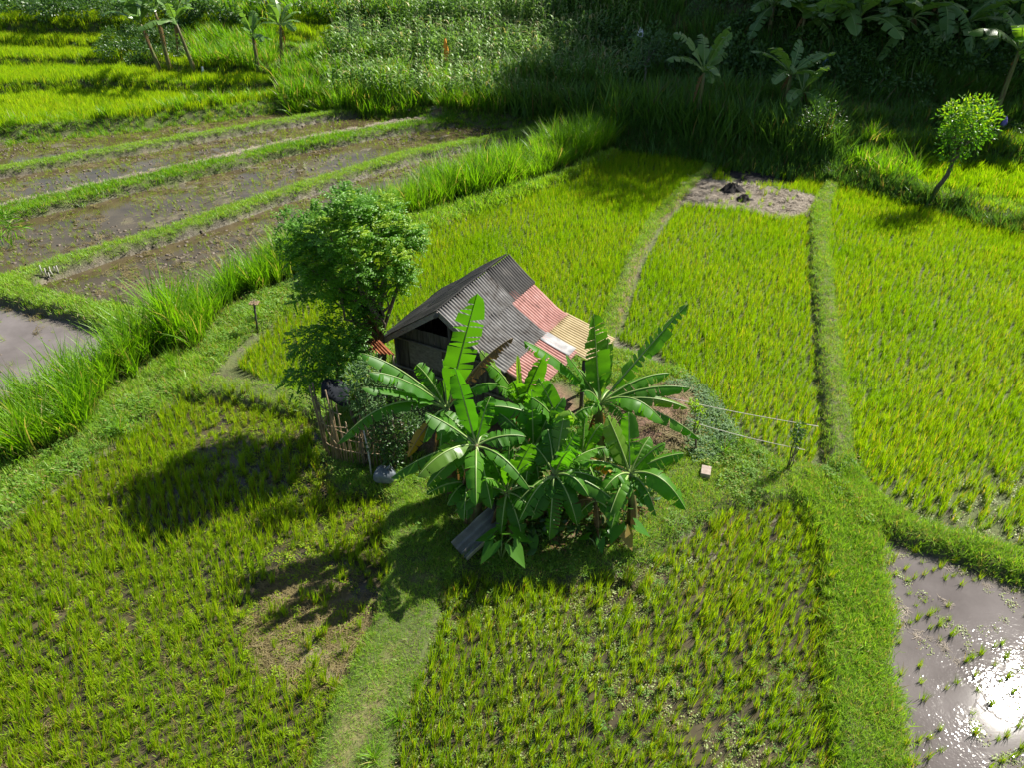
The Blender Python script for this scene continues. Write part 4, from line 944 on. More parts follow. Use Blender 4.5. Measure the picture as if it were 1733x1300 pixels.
for c, r in CL:
    for i in range(int(92 * (r / .48) ** 1.8) + 5):
        d = rdir(.25); q = c + np.array(d) * r * random.random() ** .45
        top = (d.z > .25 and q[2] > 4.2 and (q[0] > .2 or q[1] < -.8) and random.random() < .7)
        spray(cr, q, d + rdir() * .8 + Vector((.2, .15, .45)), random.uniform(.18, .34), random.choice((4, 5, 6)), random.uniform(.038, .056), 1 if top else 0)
cr.build('crown', [M['tree'], M['tree_new']], root, smooth=False)
# smaller tree beside the fence
tb2 = np.array([-3.75, 13.55, hz(-3.75, 13.55)])
root = empty('young_tree', tb2, 'young tree with drooping finger leaves over the left end of the fence', 'tree')
mb = MB(); top = aty(560, 590, 13.4) - tb2; limb(mb, (0, 0, -.1), top, .05, .025, .03); CL = []
for px, py, dy, r in [(545,600,0,.4), (520,585,0,.34), (570,575,0,.38), (590,600,-.2,.34), (515,630,-.2,.30), (500,650,-.2,.26), (550,640,-.3,.34), (600,570,.1,.3), (575,620,-.4,.3), (535,565,0,.25), (555,560,.1,.3)]:
    c = aty(px, py, 13.5 + dy) - tb2; CL.append((c, r)); limb(mb, top * random.uniform(.6, 1), c, .018, .006, .05, 4)
mb.build('trunk', [M['bark']], root); cr = MB()
for c, r in CL:
    for i in range(int(40 * (r / .34) ** 2)):
        d = rdir(0); q = c + np.array(d) * r * 1.2 * random.random() ** .4
        spray(cr, q, d + Vector((0, 0, -.3)) + rdir() * .5, random.uniform(.22, .34), 5, .05)
cr.build('crown', [M['tree']], root, smooth=False)
# leaning sunlit tree at the right
tb3 = hit(1578, 338); root = empty('leaning_tree', tb3, 'small tree leaning right with a sunlit crown beside the right rice field', 'tree')
mb = MB(); f1 = aty(1608, 285, tb3[1] + .2) - tb3; f2 = aty(1625, 250, tb3[1] + .3) - tb3
limb(mb, (0, 0, -.1), f1, .11, .08, .03); limb(mb, f1, f2, .08, .05, .04); cr = MB()
for px, py, dy, r in [(1612,200,0,.6), (1630,188,.2,.6), (1655,185,.3,.6), (1672,200,.3,.55), (1640,210,-.3,.65), (1660,222,0,.6), (1615,225,-.2,.55), (1605,245,0,.5), (1640,240,.2,.5), (1618,190,.6,.5), (1650,205,.8,.6), (1672,185,.8,.4), (1603,275,0,.3), (1625,262,.2,.35), (1608,212,.5,.4)]:
    c = aty(px, py, tb3[1] + dy) - tb3; limb(mb, f2 * random.uniform(.9, 1), c, .03, .01, .05, 4)
    for i in range(int(130 * (r / .6) ** 2)):
        d = rdir(.3); q = c + np.array(d) * r * random.random() ** .5
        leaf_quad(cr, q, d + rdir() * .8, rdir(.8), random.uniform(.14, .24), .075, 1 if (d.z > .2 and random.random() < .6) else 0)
mb.build('trunk', [M['bark']], root); cr.build('crown', [M['tree'], M['tree_new']], root, smooth=False)
# thin tree at the corn edge
tb4 = hit(1090, 165); root = empty('thin_tree', tb4, 'thin sparse tree at the shaded edge of the corn', 'tree')
mb = MB(); f1 = aty(1092, 110, tb4[1]) - tb4; limb(mb, (0, 0, -.1), f1, .07, .05, .03); cr = MB()
for px, py, dy, r in [(1085,75,0,.8), (1105,60,0,.7), (1118,68,.4,.5), (1095,95,0,.7), (1080,105,-.3,.6), (1110,85,.3,.6)]:
    c = aty(px, py, tb4[1] + dy) - tb4; limb(mb, f1, c, .03, .01, .05, 4)
    for i in range(90):
        d = rdir(.3); q = c + np.array(d) * r * random.random() ** .5
        leaf_quad(cr, q, d + rdir() * .8, rdir(.8), random.uniform(.18, .3), .11, 0)
mb.build('trunk', [M['bark_pale']], root); cr.build('crown', [M['shrub_pale']], root, smooth=False)

# tall forest trees: their crowns stand over the frame and shade the slope
def forest_tree(kind):
    tr = MB(); hgt = 17; limb(tr, (0, 0, -.3), (.4, .2, 8), .30, .22, .02, 7); cr = MB()
    lumps = []
    for i in range(15):
        a = random.uniform(0, 6.28); z = random.uniform(7.5, 16); rr = (4.6 if z < 12 else 3.2) * math.sqrt(random.random())
        c = np.array([rr * math.cos(a), rr * math.sin(a), z]); lumps.append((c, random.uniform(1.9, 2.8))); limb(tr, (.4 * min(z / 8, 1), .2, min(z - 1.5, 8)), c, .12, .03, .04, 5)
    for c, r in lumps:
        for i in range(300):
            d = rdir(.2); q = c + np.array(d) * r * random.random() ** .45
            leaf_quad(cr, q, d + rdir(), rdir(.8), random.uniform(.35, .62), random.uniform(.18, .3))
    return mesh('trunk', tr.V, tr.F, [M['bark']], tr.mi, dict(r=tr.r, v=tr.v, r2=tr.r2)), mesh('crown', cr.V, cr.F, [M['forest']], cr.mi, dict(r=cr.r, v=cr.v, r2=cr.r2), False)
FT = [forest_tree(i) for i in range(3)]
FPOS = [(np.array([x + 1.4, y + 1.1]), q, w) for x, y, q, w in [(21, 47.5, .95, 'forest tree standing low on the dark slope above the bare patch'), (26, 49, 1.05, 'forest tree among the hillside bananas left of centre'), (32, 50, 1.0, 'forest tree among the hillside bananas right of centre'),
      (38.5, 51, .95, 'forest tree over the right end of the dark slope'), (21, 56, .95, 'forest tree with a pale trunk at the left of the dark slope'), (24, 58, 1.15, 'second row forest tree up the dark slope, left'), (31, 59, 1.15, 'second row forest tree up the dark slope, centre'),
      (39, 58, 1.15, 'second row forest tree up the dark slope, right'), (46, 54, 1.0, 'forest tree at the far right of the slope'), (29, 66, .95, 'forest tree high on the slope behind the corn'), (33, 77, 1.0, 'farthest forest tree behind the corn')]]
for i, (p, s, w) in enumerate(FPOS):
    z = hz(p[0], p[1]); o = empty('forest_tree', (p[0], p[1], z), w, 'tree', 'forest trees on the shaded slope', random.uniform(0, 6.28)); o.scale = (s, s, s)
    t, c = FT[i % 3]; a = obj('trunk', t, o); b = obj('crown', c, o)

# ------------------------------------------------------------------ shrubs
def shrub(name, base, label, cat, blobs, mat, n, L, W, loc=None, stem=.02, pinn=False, bark='bark', grp=None):
    b = hit(*base) if loc is None else np.array(loc); root = empty(name, b, label, cat, grp)
    tr = MB(); cr = MB()
    for px, py, dy, r in blobs:
        c = aty(px, py, b[1] + dy) - b; c[2] = max(c[2], r * .6); limb(tr, (random.gauss(0, .03), random.gauss(0, .03), -.05), c, stem, stem * .4, .06, 5)
        for i in range(n):
            d = rdir(.3); q = c + np.array(d) * r * random.random() ** .45
            if pinn: spray(cr, q, d + rdir() * .6, L, 5, W)
            else: leaf_quad(cr, q, d + rdir() * .8, rdir(1), L * random.uniform(.6, 1.3), W * random.uniform(.7, 1.2))
    tr.build('stem', [M[bark]], root); cr.build('foliage', [M[mat]], root, smooth=False); return root
shrub('cassava_shrub', (618,790), 'grey green cassava bush inside the bamboo fence', 'shrub', [(605,640,0,.28), (625,625,.1,.26), (600,670,-.1,.26), (635,655,0,.26), (618,690,0,.28), (640,700,.1,.24)], 'shrub_pale', 110, .15, .045)
shrub('leafy_bush', (665,795), 'dark leafy bush with small leaves behind the leaning pole', 'shrub', [(660,690,0,.30), (645,720,0,.30), (670,740,-.1,.30), (690,720,.1,.28), (640,750,-.1,.28), (665,770,-.2,.26), (680,665,.2,.26)], 'shrub', 170, .10, .05)
shrub('round_bush', (705,770), 'rounded fine leaved bush left of the banana clump', 'shrub', [(690,700,0,.28), (710,705,.05,.26), (700,722,-.1,.28), (738,697,.3,.22), (695,715,-.1,.22)], 'shrub_pale', 260, .06, .03)
shrub('shade_bush', (1380,245), 'round bush in the shade at the end of the reeds', 'shrub', [(1385,195,0,.9), (1370,210,-.3,.8), (1400,205,.2,.8), (1385,220,-.3,.8)], 'shrub', 170, .16, .08)
shrub('rope_shrub', (1176,766), 'thin sapling with a yellow green top that carries the left end of the ropes', 'shrub', [(1178,690,0,.14), (1172,683,.05,.10), (1186,697,-.05,.10), (1178,720,0,.06)], 'tree_new', 40, .09, .045, stem=.016)
shrub('rope_shrub', (1334,794), 'small sapling at the far end of the lower rope', 'shrub', [(1353,724,0,.12), (1348,738,0,.12), (1346,752,0,.10), (1356,735,.1,.1)], 'shrub', 45, .09, .045, stem=.014)
shrub('edge_palm', (-20,420), 'feathery light green frond plant cut by the left edge', 'shrub', [(0,372,0,.55), (15,380,.2,.4), (-20,370,0,.5)], 'tall', 46, .5, .035)
shrub('far_bush', (600,85), 'round light bush at the left end of the corn', 'shrub', [(592,55,0,.8), (606,50,0,.7), (600,65,-.3,.8)], 'shrub_pale', 150, .22, .1)
# taro plants with heart leaves
def taro(base, label, n, L):
    b = hit(*base); root = empty('taro_plant', b, label, 'taro plant', 'taro plants under the bananas')
    for i in range(n):
        a = 6.28 * i / n + random.uniform(-.4, .4); h = L * random.uniform(.9, 1.7); rr = L * random.uniform(.4, 1.0); c = Vector((rr * math.cos(a), rr * math.sin(a), h))
        mb = MB(); mb.tube([(0, 0, -.02), (c.x * .45, c.y * .45, h * .75), tuple(c)], [.014, .011, .008], 5, 1)
        d = Vector((math.cos(a), math.sin(a), -.8)).normalized(); s = Vector((-math.sin(a), math.cos(a), 0)); nn = s.cross(d); V = []; Fc = []
        out = [(-.35, 0), (-.45, .28), (-.2, .42), (.15, .40), (.5, .25), (.85, .08), (1, 0)]
        V.append(c)
        for u, w in out: V.append(c + d * u * L + s * w * L * .95 + nn * (-.12 * L * abs(w)))
        for u, w in out[::-1][1:-1]: V.append(c + d * u * L - s * w * L * .95 + nn * (-.12 * L * abs(w)))
        k = len(V); V[1] = c - d * .08 * L
        for j in range(1, k): Fc.append((0, j, j + 1 if j + 1 < k else 1))
        mb.add(V, Fc, 0); mb.build('leaf', [M['banana'], M['rib']], root)
taro((848,952), 'taro plant with long heart leaves beside the lower end of the zinc sheet', 5, .42)
taro((1048,915), 'taro plant with grey green heart leaves under the rightmost banana', 6, .36)
taro((900,925), 'small taro plant at the foot of the front banana', 4, .28)
taro((1010,935), 'low taro plant with one yellow leaf beside the soil patch', 4, .24)
# taller tufts one can tell apart
def tuft(px, py, s, label):
    p = hit(px, py); t = t_clump(46, 1.0, .14, .035, (.15, .9), (.4, 1.3), 4, hv=.45)
    o = obj('grass_tuft', mesh('grass_tuft', np.array(t.V) * s, t.F, [M['tall']], t.mi, dict(r=t.r, v=t.v, r2=t.r2)), None, p)
    tag(o, label, 'grass tuft', 'single grass tufts')
tuft(676, 1222, .42, 'large spiky grass tuft on the right edge of the front path'); tuft(632, 1290, .42, 'spiky grass tuft on the path at the bottom edge of the photo'); tuft(704, 1165, .30, 'small grass tuft on the path edge above the large one')
tuft(1225, 772, .55, 'tall grass tuft beside the pale block under the ropes'); tuft(1255, 752, .4, 'lower grass tuft right of the one beside the pale block')
tuft(60, 880, .5, 'long bladed grass tuft at the left edge below the tall grass band'); tuft(1290, 330, .001, 'x') if False else None

# ------------------------------------------------------------------ the hut
zr = 3.3
RF = at(746, 522, zr); RB = at(858, 433.5, zr); Uv = (RB - RF); RL = np.linalg.norm(Uv[:2]); Uv = Uv / np.linalg.norm(Uv); Nv = np.array([Uv[1], -Uv[0], 0])
gz = .24
hut = empty('hut', (RF[0] + Uv[0] * RL / 2, RF[1] + Uv[1] * RL / 2, gz), 'small wooden field hut with a patched corrugated roof', 'hut')
ho = np.array(hut.location)
def prof(n, u):                     # roof height over the right side n>0, left side n<0
    b = np.clip(u / RL, 0, 1)
    if n < 0: return zr + n * (.70 - .02 * b) - .05 * (n * n) * .3
    xs = [0, 1.0, 1.75, 3.2]; zf = [0, -.73, -1.10, -1.62]; xb = [0, .62, 1.5, 3.0]; zb = [0, -.55, -1.18, -1.64]
    return zr + (1 - b) * np.interp(n, xs, zf) + b * np.interp(n, xb, zb)
def hp(u, n, z): return RF * [1, 1, 0] + Uv * u + Nv * n + np.array([0, 0, z]) - ho
roof = MB()
roof.tube([hp(-.25, 0, zr - .09), hp(RL + .02, 0, zr - .09)], .045, 6)
for u in (.1, 1.05, 2.0, RL - .08):
    for sg, ns in ((1, [0, .6, 1.2, 1.8, 2.4]), (-1, [0, -.7, -1.4, -2.0])):
        roof.tube([hp(u, n, prof(n, u) - .10) for n in ns], .03, 5)
for n in (-1.95, -1.0, .8, 1.55, 2.4): roof.tube([hp(-.15, n, prof(n, 0) - .06), hp(RL, n, prof(n, RL) - .06)], .025, 5)
roof = roof.build('roof', [M['wood']], hut)
fb = MB()
for (a, b) in ((0, -2.08), (0, 1.0)):
    p, q = hp(-.13, a, prof(a, 0) - .05), hp(-.13, b, prof(b, 0) - .05); d = Vector(q - p); m_ = (p + q) / 2
    fb.box(m_, (d.length, .03, .13), 0, Matrix((d.normalized(), Vector(Uv), d.normalized().cross(Vector(Uv)))).transposed())
fb.build('fascia_board', [M['wood_grey']], roof, smooth=False)
def sheet(u0, u1, n0, n1, lift, mat, lab=None, wl=.098, amp=.022, sag=0.0):
    nu = max(8, int((u1 - u0) / wl * 7)); ns = max(4, int(abs(n1 - n0) / .16)); V = []; Fc = []
    o1, o2 = random.uniform(-.02, .02), random.uniform(-.015, .015)
    for j in range(ns + 1):
        n = n0 + (n1 - n0) * j / ns
        for i in range(nu + 1):
            u = u0 + (u1 - u0) * i / nu
            z = prof(n, u) + lift + amp * math.sin(2 * math.pi * u / wl) + .012 * math.sin(n * 4 + u * 1.3) + sag * math.sin(math.pi * j / ns) + .012 * (j / ns) * math.sin(u * 5)
            V.append(hp(u + o1 * j / ns, n + o2, z + .012))
    for j in range(ns):
        for i in range(nu):
            a = j * (nu + 1) + i; Fc.append((a, a + 1, a + nu + 2, a + nu + 1))
    if n1 < n0: Fc = [f[::-1] for f in Fc]
    o = obj('roof_sheet', mesh('roof_sheet', V, Fc, [M[mat]]), roof); md = o.modifiers.new('s', 'SOLIDIFY'); md.thickness = .006; md.offset = -1
    if lab: o['label'] = lab
    return o
W3 = (RL + .15) / 3
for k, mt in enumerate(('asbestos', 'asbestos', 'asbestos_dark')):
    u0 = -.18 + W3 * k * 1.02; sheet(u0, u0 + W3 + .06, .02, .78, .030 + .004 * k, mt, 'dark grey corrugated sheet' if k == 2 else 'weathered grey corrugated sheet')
for k in range(2):
    u0 = -.20 + k * 1.02; sheet(u0, u0 + 1.09, .66, 1.72, .010 + .004 * k, 'asbestos', 'weathered grey corrugated sheet')
sheet(1.86, RL + .04, .58, 1.75, .016, 'pink', 'faded red corrugated sheet')
sheet(-.12, .95, 1.58, 2.5, -.014, 'pink', 'faded red corrugated sheet'); sheet(.9, 1.9, 1.6, 2.55, -.010, 'pink', 'faded red corrugated sheet')
sheet(1.82, RL + .10, 1.68, 3.05, -.004, 'yellow', 'yellowed corrugated sheet'); sheet(1.55, 2.0, 1.72, 2.5, .020, 'white', 'white metal sheet', .3, .004)
for k in range(3):
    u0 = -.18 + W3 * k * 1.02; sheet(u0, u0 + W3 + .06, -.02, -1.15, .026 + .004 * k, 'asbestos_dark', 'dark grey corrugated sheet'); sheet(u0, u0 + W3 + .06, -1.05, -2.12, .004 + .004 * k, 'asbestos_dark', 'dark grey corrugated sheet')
def plank_wall(a, b, ztop, mat='wood', name='wall', zb=0.0, pw=.16):
    mb = MB(); a = np.array(a, float); b = np.array(b, float); L = np.linalg.norm(b - a); d = (b - a) / L; k = max(2, int(L / pw)); nrm = np.array([d[1], -d[0], 0])
    for i in range(k):
        s0 = L * i / k; w = L / k - .008; m_ = (s0 + w / 2) / L; zt = ztop(m_) if callable(ztop) else ztop; zt += random.uniform(-.02, .0)
        c = a + d * (s0 + w / 2) + nrm * random.uniform(-.006, .006); c[2] = (zb + zt) / 2
        mb.box(c, (w, .022, zt - zb), 0, Matrix.Rotation(math.atan2(d[1], d[0]), 3, 'Z'))
    return mb.build(name, [M[mat]], hut, smooth=False)
def wp(u, n): q = hp(u, n, 0); q[2] = 0; return q
uf, ub, nl, nr = .35, RL - .25, -1.6, 1.45
def gtop(u):
    return lambda m_: prof(nl + (nr - nl) * m_, u) - gz - .16
plank_wall(wp(uf, nl), wp(uf, nr), lambda m_: min(gtop(uf)(m_), 2.1)); plank_wall(wp(ub, nl), wp(ub, nr), gtop(ub))
plank_wall(wp(uf, nl), wp(ub, nl), prof(nl, 1) - gz - .14); plank_wall(wp(uf, nr), wp(ub, nr), prof(nr, 1) - gz - .16)
gp = MB(); gp.box(hp(uf - .03, -.75, 1.62), (.95, .02, .62), 0, Matrix.Rotation(math.atan2(Nv[1], Nv[0]), 3, 'Z')); gp.build('gable_panel', [M['wood_grey']], hut, smooth=False)['label'] = 'pale woven panel in the gable'
for u, n in ((uf - .05, nl), (uf - .05, nr), (uf - .05, 0), (ub, nl), (ub, nr), (-.1, -1.9), (RL - .1, 2.75), (1.9, 2.75), (.1, 2.3)):
    mb = MB(); zt = prof(n, u) - .12; mb.tube([hp(u, n, -.25 - 0 + gz - gz), hp(u, n, zt)], .05, 7); mb.build('post', [M['wood']], hut)
for z in (.9, 1.75):
    mb = MB(); mb.tube([hp(uf - .09, nl - .1, z + gz), hp(uf - .09, nr + .1, z + gz)], .03, 6); mb.build('rail', [M['wood_grey']], hut)
# rusty lean-to left of the gable
c0 = aty(600, 575, 13.9); c1 = aty(660, 572, 14.0)
lt = empty('lean_to', (c1[0] - .3, c1[1] - .1, hz(c1[0] - .3, c1[1] - .1)), 'small lean-to with a rusty orange corrugated roof against the hut', 'lean-to'); lo_ = np.array(lt.location)
A_ = aty(612, 596, 13.7) - lo_; B_ = aty(668, 600, 13.55) - lo_; C_ = aty(640, 573, 14.3) - lo_; D_ = C_ + (A_ - B_) * .8
V = []; Fc = []; nu, ns = 48, 4
for j in range(ns + 1):
    for i in range(nu + 1):
        s = i / nu; t = j / ns; p = (A_ * (1 - s) + B_ * s) * (1 - t) + (D_ * (1 - s) + C_ * s) * t
        V.append(p + np.array([0, 0, .018 * math.sin(2 * math.pi * i / 6)]))
for j in range(ns):
    for i in range(nu): a = j * (nu + 1) + i; Fc.append((a, a + 1, a + nu + 2, a + nu + 1))
o = obj('roof_sheet', mesh('roof_sheet', V, Fc, [M['rust']]), lt); o.modifiers.new('s', 'SOLIDIFY').thickness = .005
for q in (A_, B_, C_, D_):
    mb = MB(); q2 = A_ * .5 + q * .5 if False else q * .92 + (A_ + B_ + C_ + D_) / 4 * .08
    mb.tube([(q2[0], q2[1], -.1), (q2[0], q2[1], q2[2] - .02)], .03, 6); mb.build('post', [M['bamboo']], lt)
# bamboo fence
fz = hit(555, 775); fen = empty('bamboo_fence', fz, 'rickety bamboo pole fence round the left corner of the hut plot', 'fence'); fo = np.array(fen.location)
line = [(550,768), (566,782), (590,790), (620,792), (660,792), (705,788)]
PTS = [hit(*q) for q in line]
def along(t):
    k = t * (len(PTS) - 1); i = min(int(k), len(PTS) - 2); return PTS[i] + (PTS[i + 1] - PTS[i]) * (k - i)
for i in range(30):
    t = (i + random.uniform(-.3, .3)) / 30; t = min(max(t, 0), 1); p = along(t); h = random.uniform(1.6, 2.25) if t < .4 else random.uniform(.95, 1.5)
    q = p + np.array([random.gauss(0, .09) , random.gauss(0, .07), h]); mb = MB(); m_ = (p + q) / 2 + np.array([random.gauss(0, .015), 0, 0])
    r = random.uniform(.013, .026); mb.tube([p - fo - [0, 0, .1], m_ - fo, q - fo], [r, r * .9, r * .8], 7); mb.build('pole', [M['bamboo']], fen)
for h0, h1, t0, t1 in ((1.6, 1.45, 0, .42), (1.0, 1.1, 0, .45), (.45, .4, 0, 1), (.75, .7, .4, 1), (.25, 1.3, .02, .2), (1.4, .5, .05, .3), (1.0, .7, .3, .95)):
    mb = MB(); P_ = [along(t) + np.array([0, -.04, h0 + (h1 - h0) * (t - t0) / (t1 - t0)]) - fo for t in np.linspace(t0, t1, 8)]; mb.tube(P_, .014, 6); mb.build('rail', [M['bamboo']], fen)
V = []; Fc = []
a0 = aty(548, 650, fz[1]); b0 = aty(592, 655, fz[1] + .1)
tb_ = (a0 + b0) / 2
for j in range(9):
    for i in range(11):
        s = i / 10; t = j / 8; V.append(a0 * (1 - s) + b0 * s + np.array([0, (t - .5) * .75, .10 * math.sin(3 * s + 1) - .9 * (t - .5) ** 2 + .04 * math.sin(7 * s + 5 * t) + random.gauss(0, .008)]) - tb_)
for j in range(8):
    for i in range(10): a = j * 11 + i; Fc.append((a, a + 1, a + 12, a + 11))
o = obj('tarp', mesh('tarp', V, Fc, [M['tarp']]), None, tb_); o.modifiers.new('s', 'SOLIDIFY').thickness = .008; tag(o, 'dark blue plastic tarp thrown over the top of the bamboo fence', 'tarp')

# ------------------------------------------------------------------ small things
b = hit(630, 812); mb = MB(); tp = aty(614, 722, b[1] + .25) - b; mb.tube([(0, 0, -.06), tp * .5 + np.array([.02, 0, 0]), tp], [.022, .019, .016], 8)
tag(mb.build('pole', [M['bamboo_pale']], None, loc=b), 'pale mottled pole leaning in front of the bamboo fence', 'pole')
b = hit(653, 818); mb = MB(); V = []; Fc = []; nu, nv = 20, 12
for j in range(nv + 1):
    e = math.pi * j / nv
    for i in range(nu):
        a = 2 * math.pi * i / nu; k = 1 + .06 * math.sin(3 * a + 2 * e) + .05 * math.sin(5 * a - 3 * e) + .03 * math.sin(9 * a + 4 * e)
        x_, y_, z_ = math.sin(e) * math.cos(a), math.sin(e) * math.sin(a), math.cos(e)
        V.append((.24 * k * math.copysign(abs(x_) ** .8, x_), .20 * k * math.copysign(abs(y_) ** .8, y_), .17 + .17 * k * math.copysign(abs(z_) ** .75, z_)))
for j in range(nv):
    for i in range(nu): i2 = (i + 1) % nu; Fc.append((j * nu + i, (j + 1) * nu + i, (j + 1) * nu + i2, j * nu + i2))
mb.add(V, Fc); mb.tube([(.05, -.02, .33), (.09, -.03, .40), (.14, -.02, .41)], [.035, .02, .05], 8)
tag(mb.build('sack', [M['sack']], None, loc=b), 'stuffed blue grey sack on the grass left of the banana clump', 'sack')
# bent zinc sheet
b = hit(808, 935); d0 = hit(795, 940); d1 = aty(850, 885, hit(850, 905)[1]); ax = Vector(d1 - d0); ax.z = .34; L = ax.length + .25; ax.normalize(); sd = ax.cross(Vector((0, 0, 1))).normalized(); up = sd.cross(ax)
V = []; Fc = []; nu, ns = 40, 10
for j in range(ns + 1):
    for i in range(nu + 1):
        s = i / nu * 2 - 1; f = 2.0 * abs(s) ** 3
        cx = s * (.30 - .05 * s * s); cz = .30 * abs(s) ** 2.2 + .026 * math.sin(i * 2 * math.pi / 6.67)
        V.append(np.array(ax * (L * (j / ns - .12)) + sd * cx + up * (cz + .05 + .01 * math.sin(j * 1.3))))
for j in range(ns):
    for i in range(nu): a = j * (nu + 1) + i; Fc.append((a, a + 1, a + nu + 2, a + nu + 1))
o = obj('zinc_sheet', mesh('zinc_sheet', V, Fc, [M['galv']]), None, d0); o.modifiers.new('s', 'SOLIDIFY').thickness = .006
tag(o, 'bent corrugated zinc sheet lying like a trough below the banana clump', 'metal sheet')
b = hit(1193, 806); mb = MB(); mb.box((0, 0, .06), (.21, .30, .15)); o = mb.build('block', [M['brick']], None, smooth=False, loc=b); o.rotation_euler.z = R(-18)
bv = o.modifiers.new('b', 'BEVEL'); bv.width = .008; bv.segments = 2; tag(o, 'pale concrete block lying on the grass under the ropes', 'block')
def rope(a, bb, ya, yb, sag, label):
    p = aty(a[0], a[1], ya); q = aty(bb[0], bb[1], yb); mb = MB()
    mb.tube([(q - p) * t - np.array([0, 0, sag * math.sin(math.pi * t)]) for t in np.linspace(0, 1, 14)], .008, 5)
    tag(mb.build('rope', [M['wire']], None, loc=p), label, 'rope', 'ropes tied between the saplings')
ys = hit(1176, 766)[1]; ye = hit(1334, 794)[1]
rope((1130,673), (1385,722), ys + .5, ye + .55, .04, 'upper rope running from the soil heap to the dark shadow line beside the bund'); rope((1162,712), (1362,762), ys + .05, ye - .03, .05, 'lower rope strung between the two saplings')
# offering stake
b = hit(436, 562); st = empty('offering_stake', b, 'wooden stake with a small offering tray at the foot of the tall grass', 'stake')
tp = aty(430, 512, b[1]) - b; mb = MB(); mb.tube([(0, 0, -.05), tp * .5, tp], [.035, .03, .035], 7); mb.build('post', [M['wood']], st)
mb = MB()
for i in range(9): mb.box(tp + np.array([(i - 4) * .03, 0, .0]), (.022, .22, .014), 0, Matrix.Rotation(random.uniform(-.15, .15), 3, 'X'))
mb.box(tp + np.array([0, -.08, -.02]), (.26, .025, .02)); mb.box(tp + np.array([0, .08, -.02]), (.26, .025, .02)); mb.build('tray', [M['bamboo']], st, smooth=False)
mb = MB()
for i in range(14):
    k = random.uniform(0, 6.28); q = tp + np.array([random.gauss(0, .04), random.gauss(0, .04), .02]); mb.tube([q, q + np.array([math.cos(k) * .07, math.sin(k) * .07, random.uniform(.02, .10)])], [.006, .004], 4)
mb.build('offering', [M['bare_straw']], st)
# scarecrow bags and flags
def bagpole(base, tip, mat, label, hgt, wide, name='bird_flag', cat='flag'):
    b = hit(*base); root = empty(name, b, label, cat, 'bags and flags that scare birds'); t = aty(tip[0], tip[1], b[1]) - b
    mb = MB(); mb.tube([(0, 0, -.05), t * .5, t], [.02, .016, .012], 6); mb.build('pole', [M['bamboo']], root)
    V = []; Fc = []; n = 10
    for j in range(6):
        z = -hgt * j / 5; w = wide * (.25 + .75 * min(1, j / 3)) * (1 - .12 * (j == 5))
        for i in range(n):
            a = 6.283 * i / n; V.append(t + np.array([math.cos(a) * w * (1 + .15 * math.sin(3 * a + j)), math.sin(a) * w * .55, z + .03 * math.sin(2 * a)]))
    for j in range(5):
        for i in range(n): i2 = (i + 1) % n; Fc.append((j * n + i, (j + 1) * n + i, (j + 1) * n + i2, j * n + i2))
    Fc.append(tuple(range(n))); mb = MB(); mb.add(V, Fc); mb.build('bag' if cat == 'bag' else 'cloth', [M[mat]], root)
bagpole((343,130), (342,112), 'whitecloth', 'white plastic bag on a stick at the foot of the far bananas', .75, .14, 'bird_scarer', 'bag')
bagpole((757,112), (753,64), 'orange', 'orange flag standing in the corn', 1.35, .2)
bagpole((1085,95), (1085,46), 'whitecloth', 'small white flag above the shaded right end of the corn', .5, .18)
bagpole((1401,116), (1400,92), 'bluecloth', 'light blue bag hanging on the dark slope', .65, .20, 'bird_scarer', 'bag')
bagpole((1695,228), (1704,196), 'purplecloth', 'small purple bag at the right edge beside the leaning tree', .5, .14, 'bird_scarer', 'bag')
b = hit(696, 184); mb = MB(); mb.box((0, 0, .05), (.28, 1.1, .05)); o = mb.build('plank', [M['wood_grey']], None, smooth=False, loc=b); o.rotation_euler.z = R(-20); tag(o, 'pale plank lying across the far corner of the paddies', 'plank')
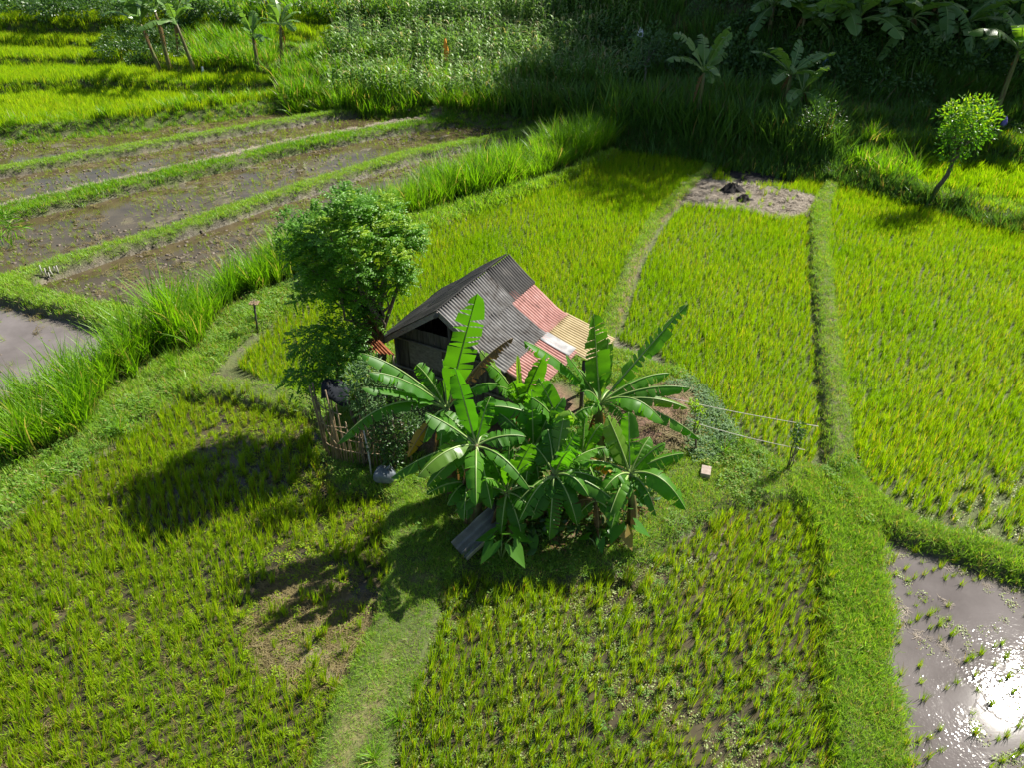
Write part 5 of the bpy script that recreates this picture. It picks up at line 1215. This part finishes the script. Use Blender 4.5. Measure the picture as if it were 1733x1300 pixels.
# stakes at the left bund
for i in range(7):
    px = 77 + i * 4; b = hit(px, 476 - i * 1.5); mb = MB(); mb.tube([(0, 0, -.05), (random.gauss(0, .03), random.gauss(0, .03), random.uniform(.2, .34))], [.02, .017], 6)
    tag(mb.build('stake', [M['bamboo_pale']], None, loc=b), 'short pale stake in the row holding the sharp corner of the left bund', 'stake', 'short stakes in the left bund')
# burnt heaps
def heap(px, py, r, h, label):
    b = hit(px, py); V = []; Fc = []; nu, nv = 22, 7
    for j in range(nv + 1):
        for i in range(nu):
            a = 6.283 * i / nu; q = j / nv; k = r * q * (1 + .25 * math.sin(3 * a + 1) + .12 * math.sin(7 * a)); V.append((k * math.cos(a) * 1.7, k * math.sin(a), h * (1 - q * q) * random.uniform(.7, 1.3) - .03 * (j == nv)))
    for j in range(nv):
        for i in range(nu): i2 = (i + 1) % nu; Fc.append((j * nu + i, (j + 1) * nu + i, (j + 1) * nu + i2, j * nu + i2))
    tag(obj('ash_heap', mesh('ash_heap', V, Fc, [M['ash']]), None, b), label, 'ash heap', 'burnt heaps on the bare patch')
heap(1236, 329, .36, .42, 'larger black ash heap on the grey bare patch'); heap(1257, 344, .26, .32, 'smaller black ash heap on the grey bare patch'); heap(1288, 300, 1.05, .14, 'wide flat burnt patch at the far end of the middle field')

# ------------------------------------------------------------------ light
gl = at(1708, 1186, 0); sv = np.array([gl[0], gl[1], H]); sv /= np.linalg.norm(sv)
el = math.asin(sv[2]); az = math.atan2(sv[0], sv[1])
sun = bpy.data.objects.new('sun', bpy.data.lights.new('sun', 'SUN')); C.objects.link(sun); sun.location = (30, 30, 60)
sun.data.energy = 4.6; sun.data.angle = R(.53); sun.data.color = (1, .955, .86)
sun.rotation_euler = Vector(sv).to_track_quat('Z', 'Y').to_euler()
w = bpy.data.worlds.new('World'); scn.world = w; w.use_nodes = True; nt = w.node_tree
sky = nt.nodes.new('ShaderNodeTexSky'); sky.sky_type = 'NISHITA'; sky.sun_disc = False; sky.sun_elevation = el; sky.sun_rotation = az
bg = nt.nodes['Background']; bg.inputs['Strength'].default_value = .052; nt.links.new(sky.outputs[0], bg.inputs['Color'])
scn.view_settings.view_transform = 'Standard'; scn.view_settings.look = 'None'; scn.view_settings.exposure = 1.42; scn.view_settings.gamma = 1
scn.cycles.max_bounces = 8; scn.cycles.transparent_max_bounces = 8
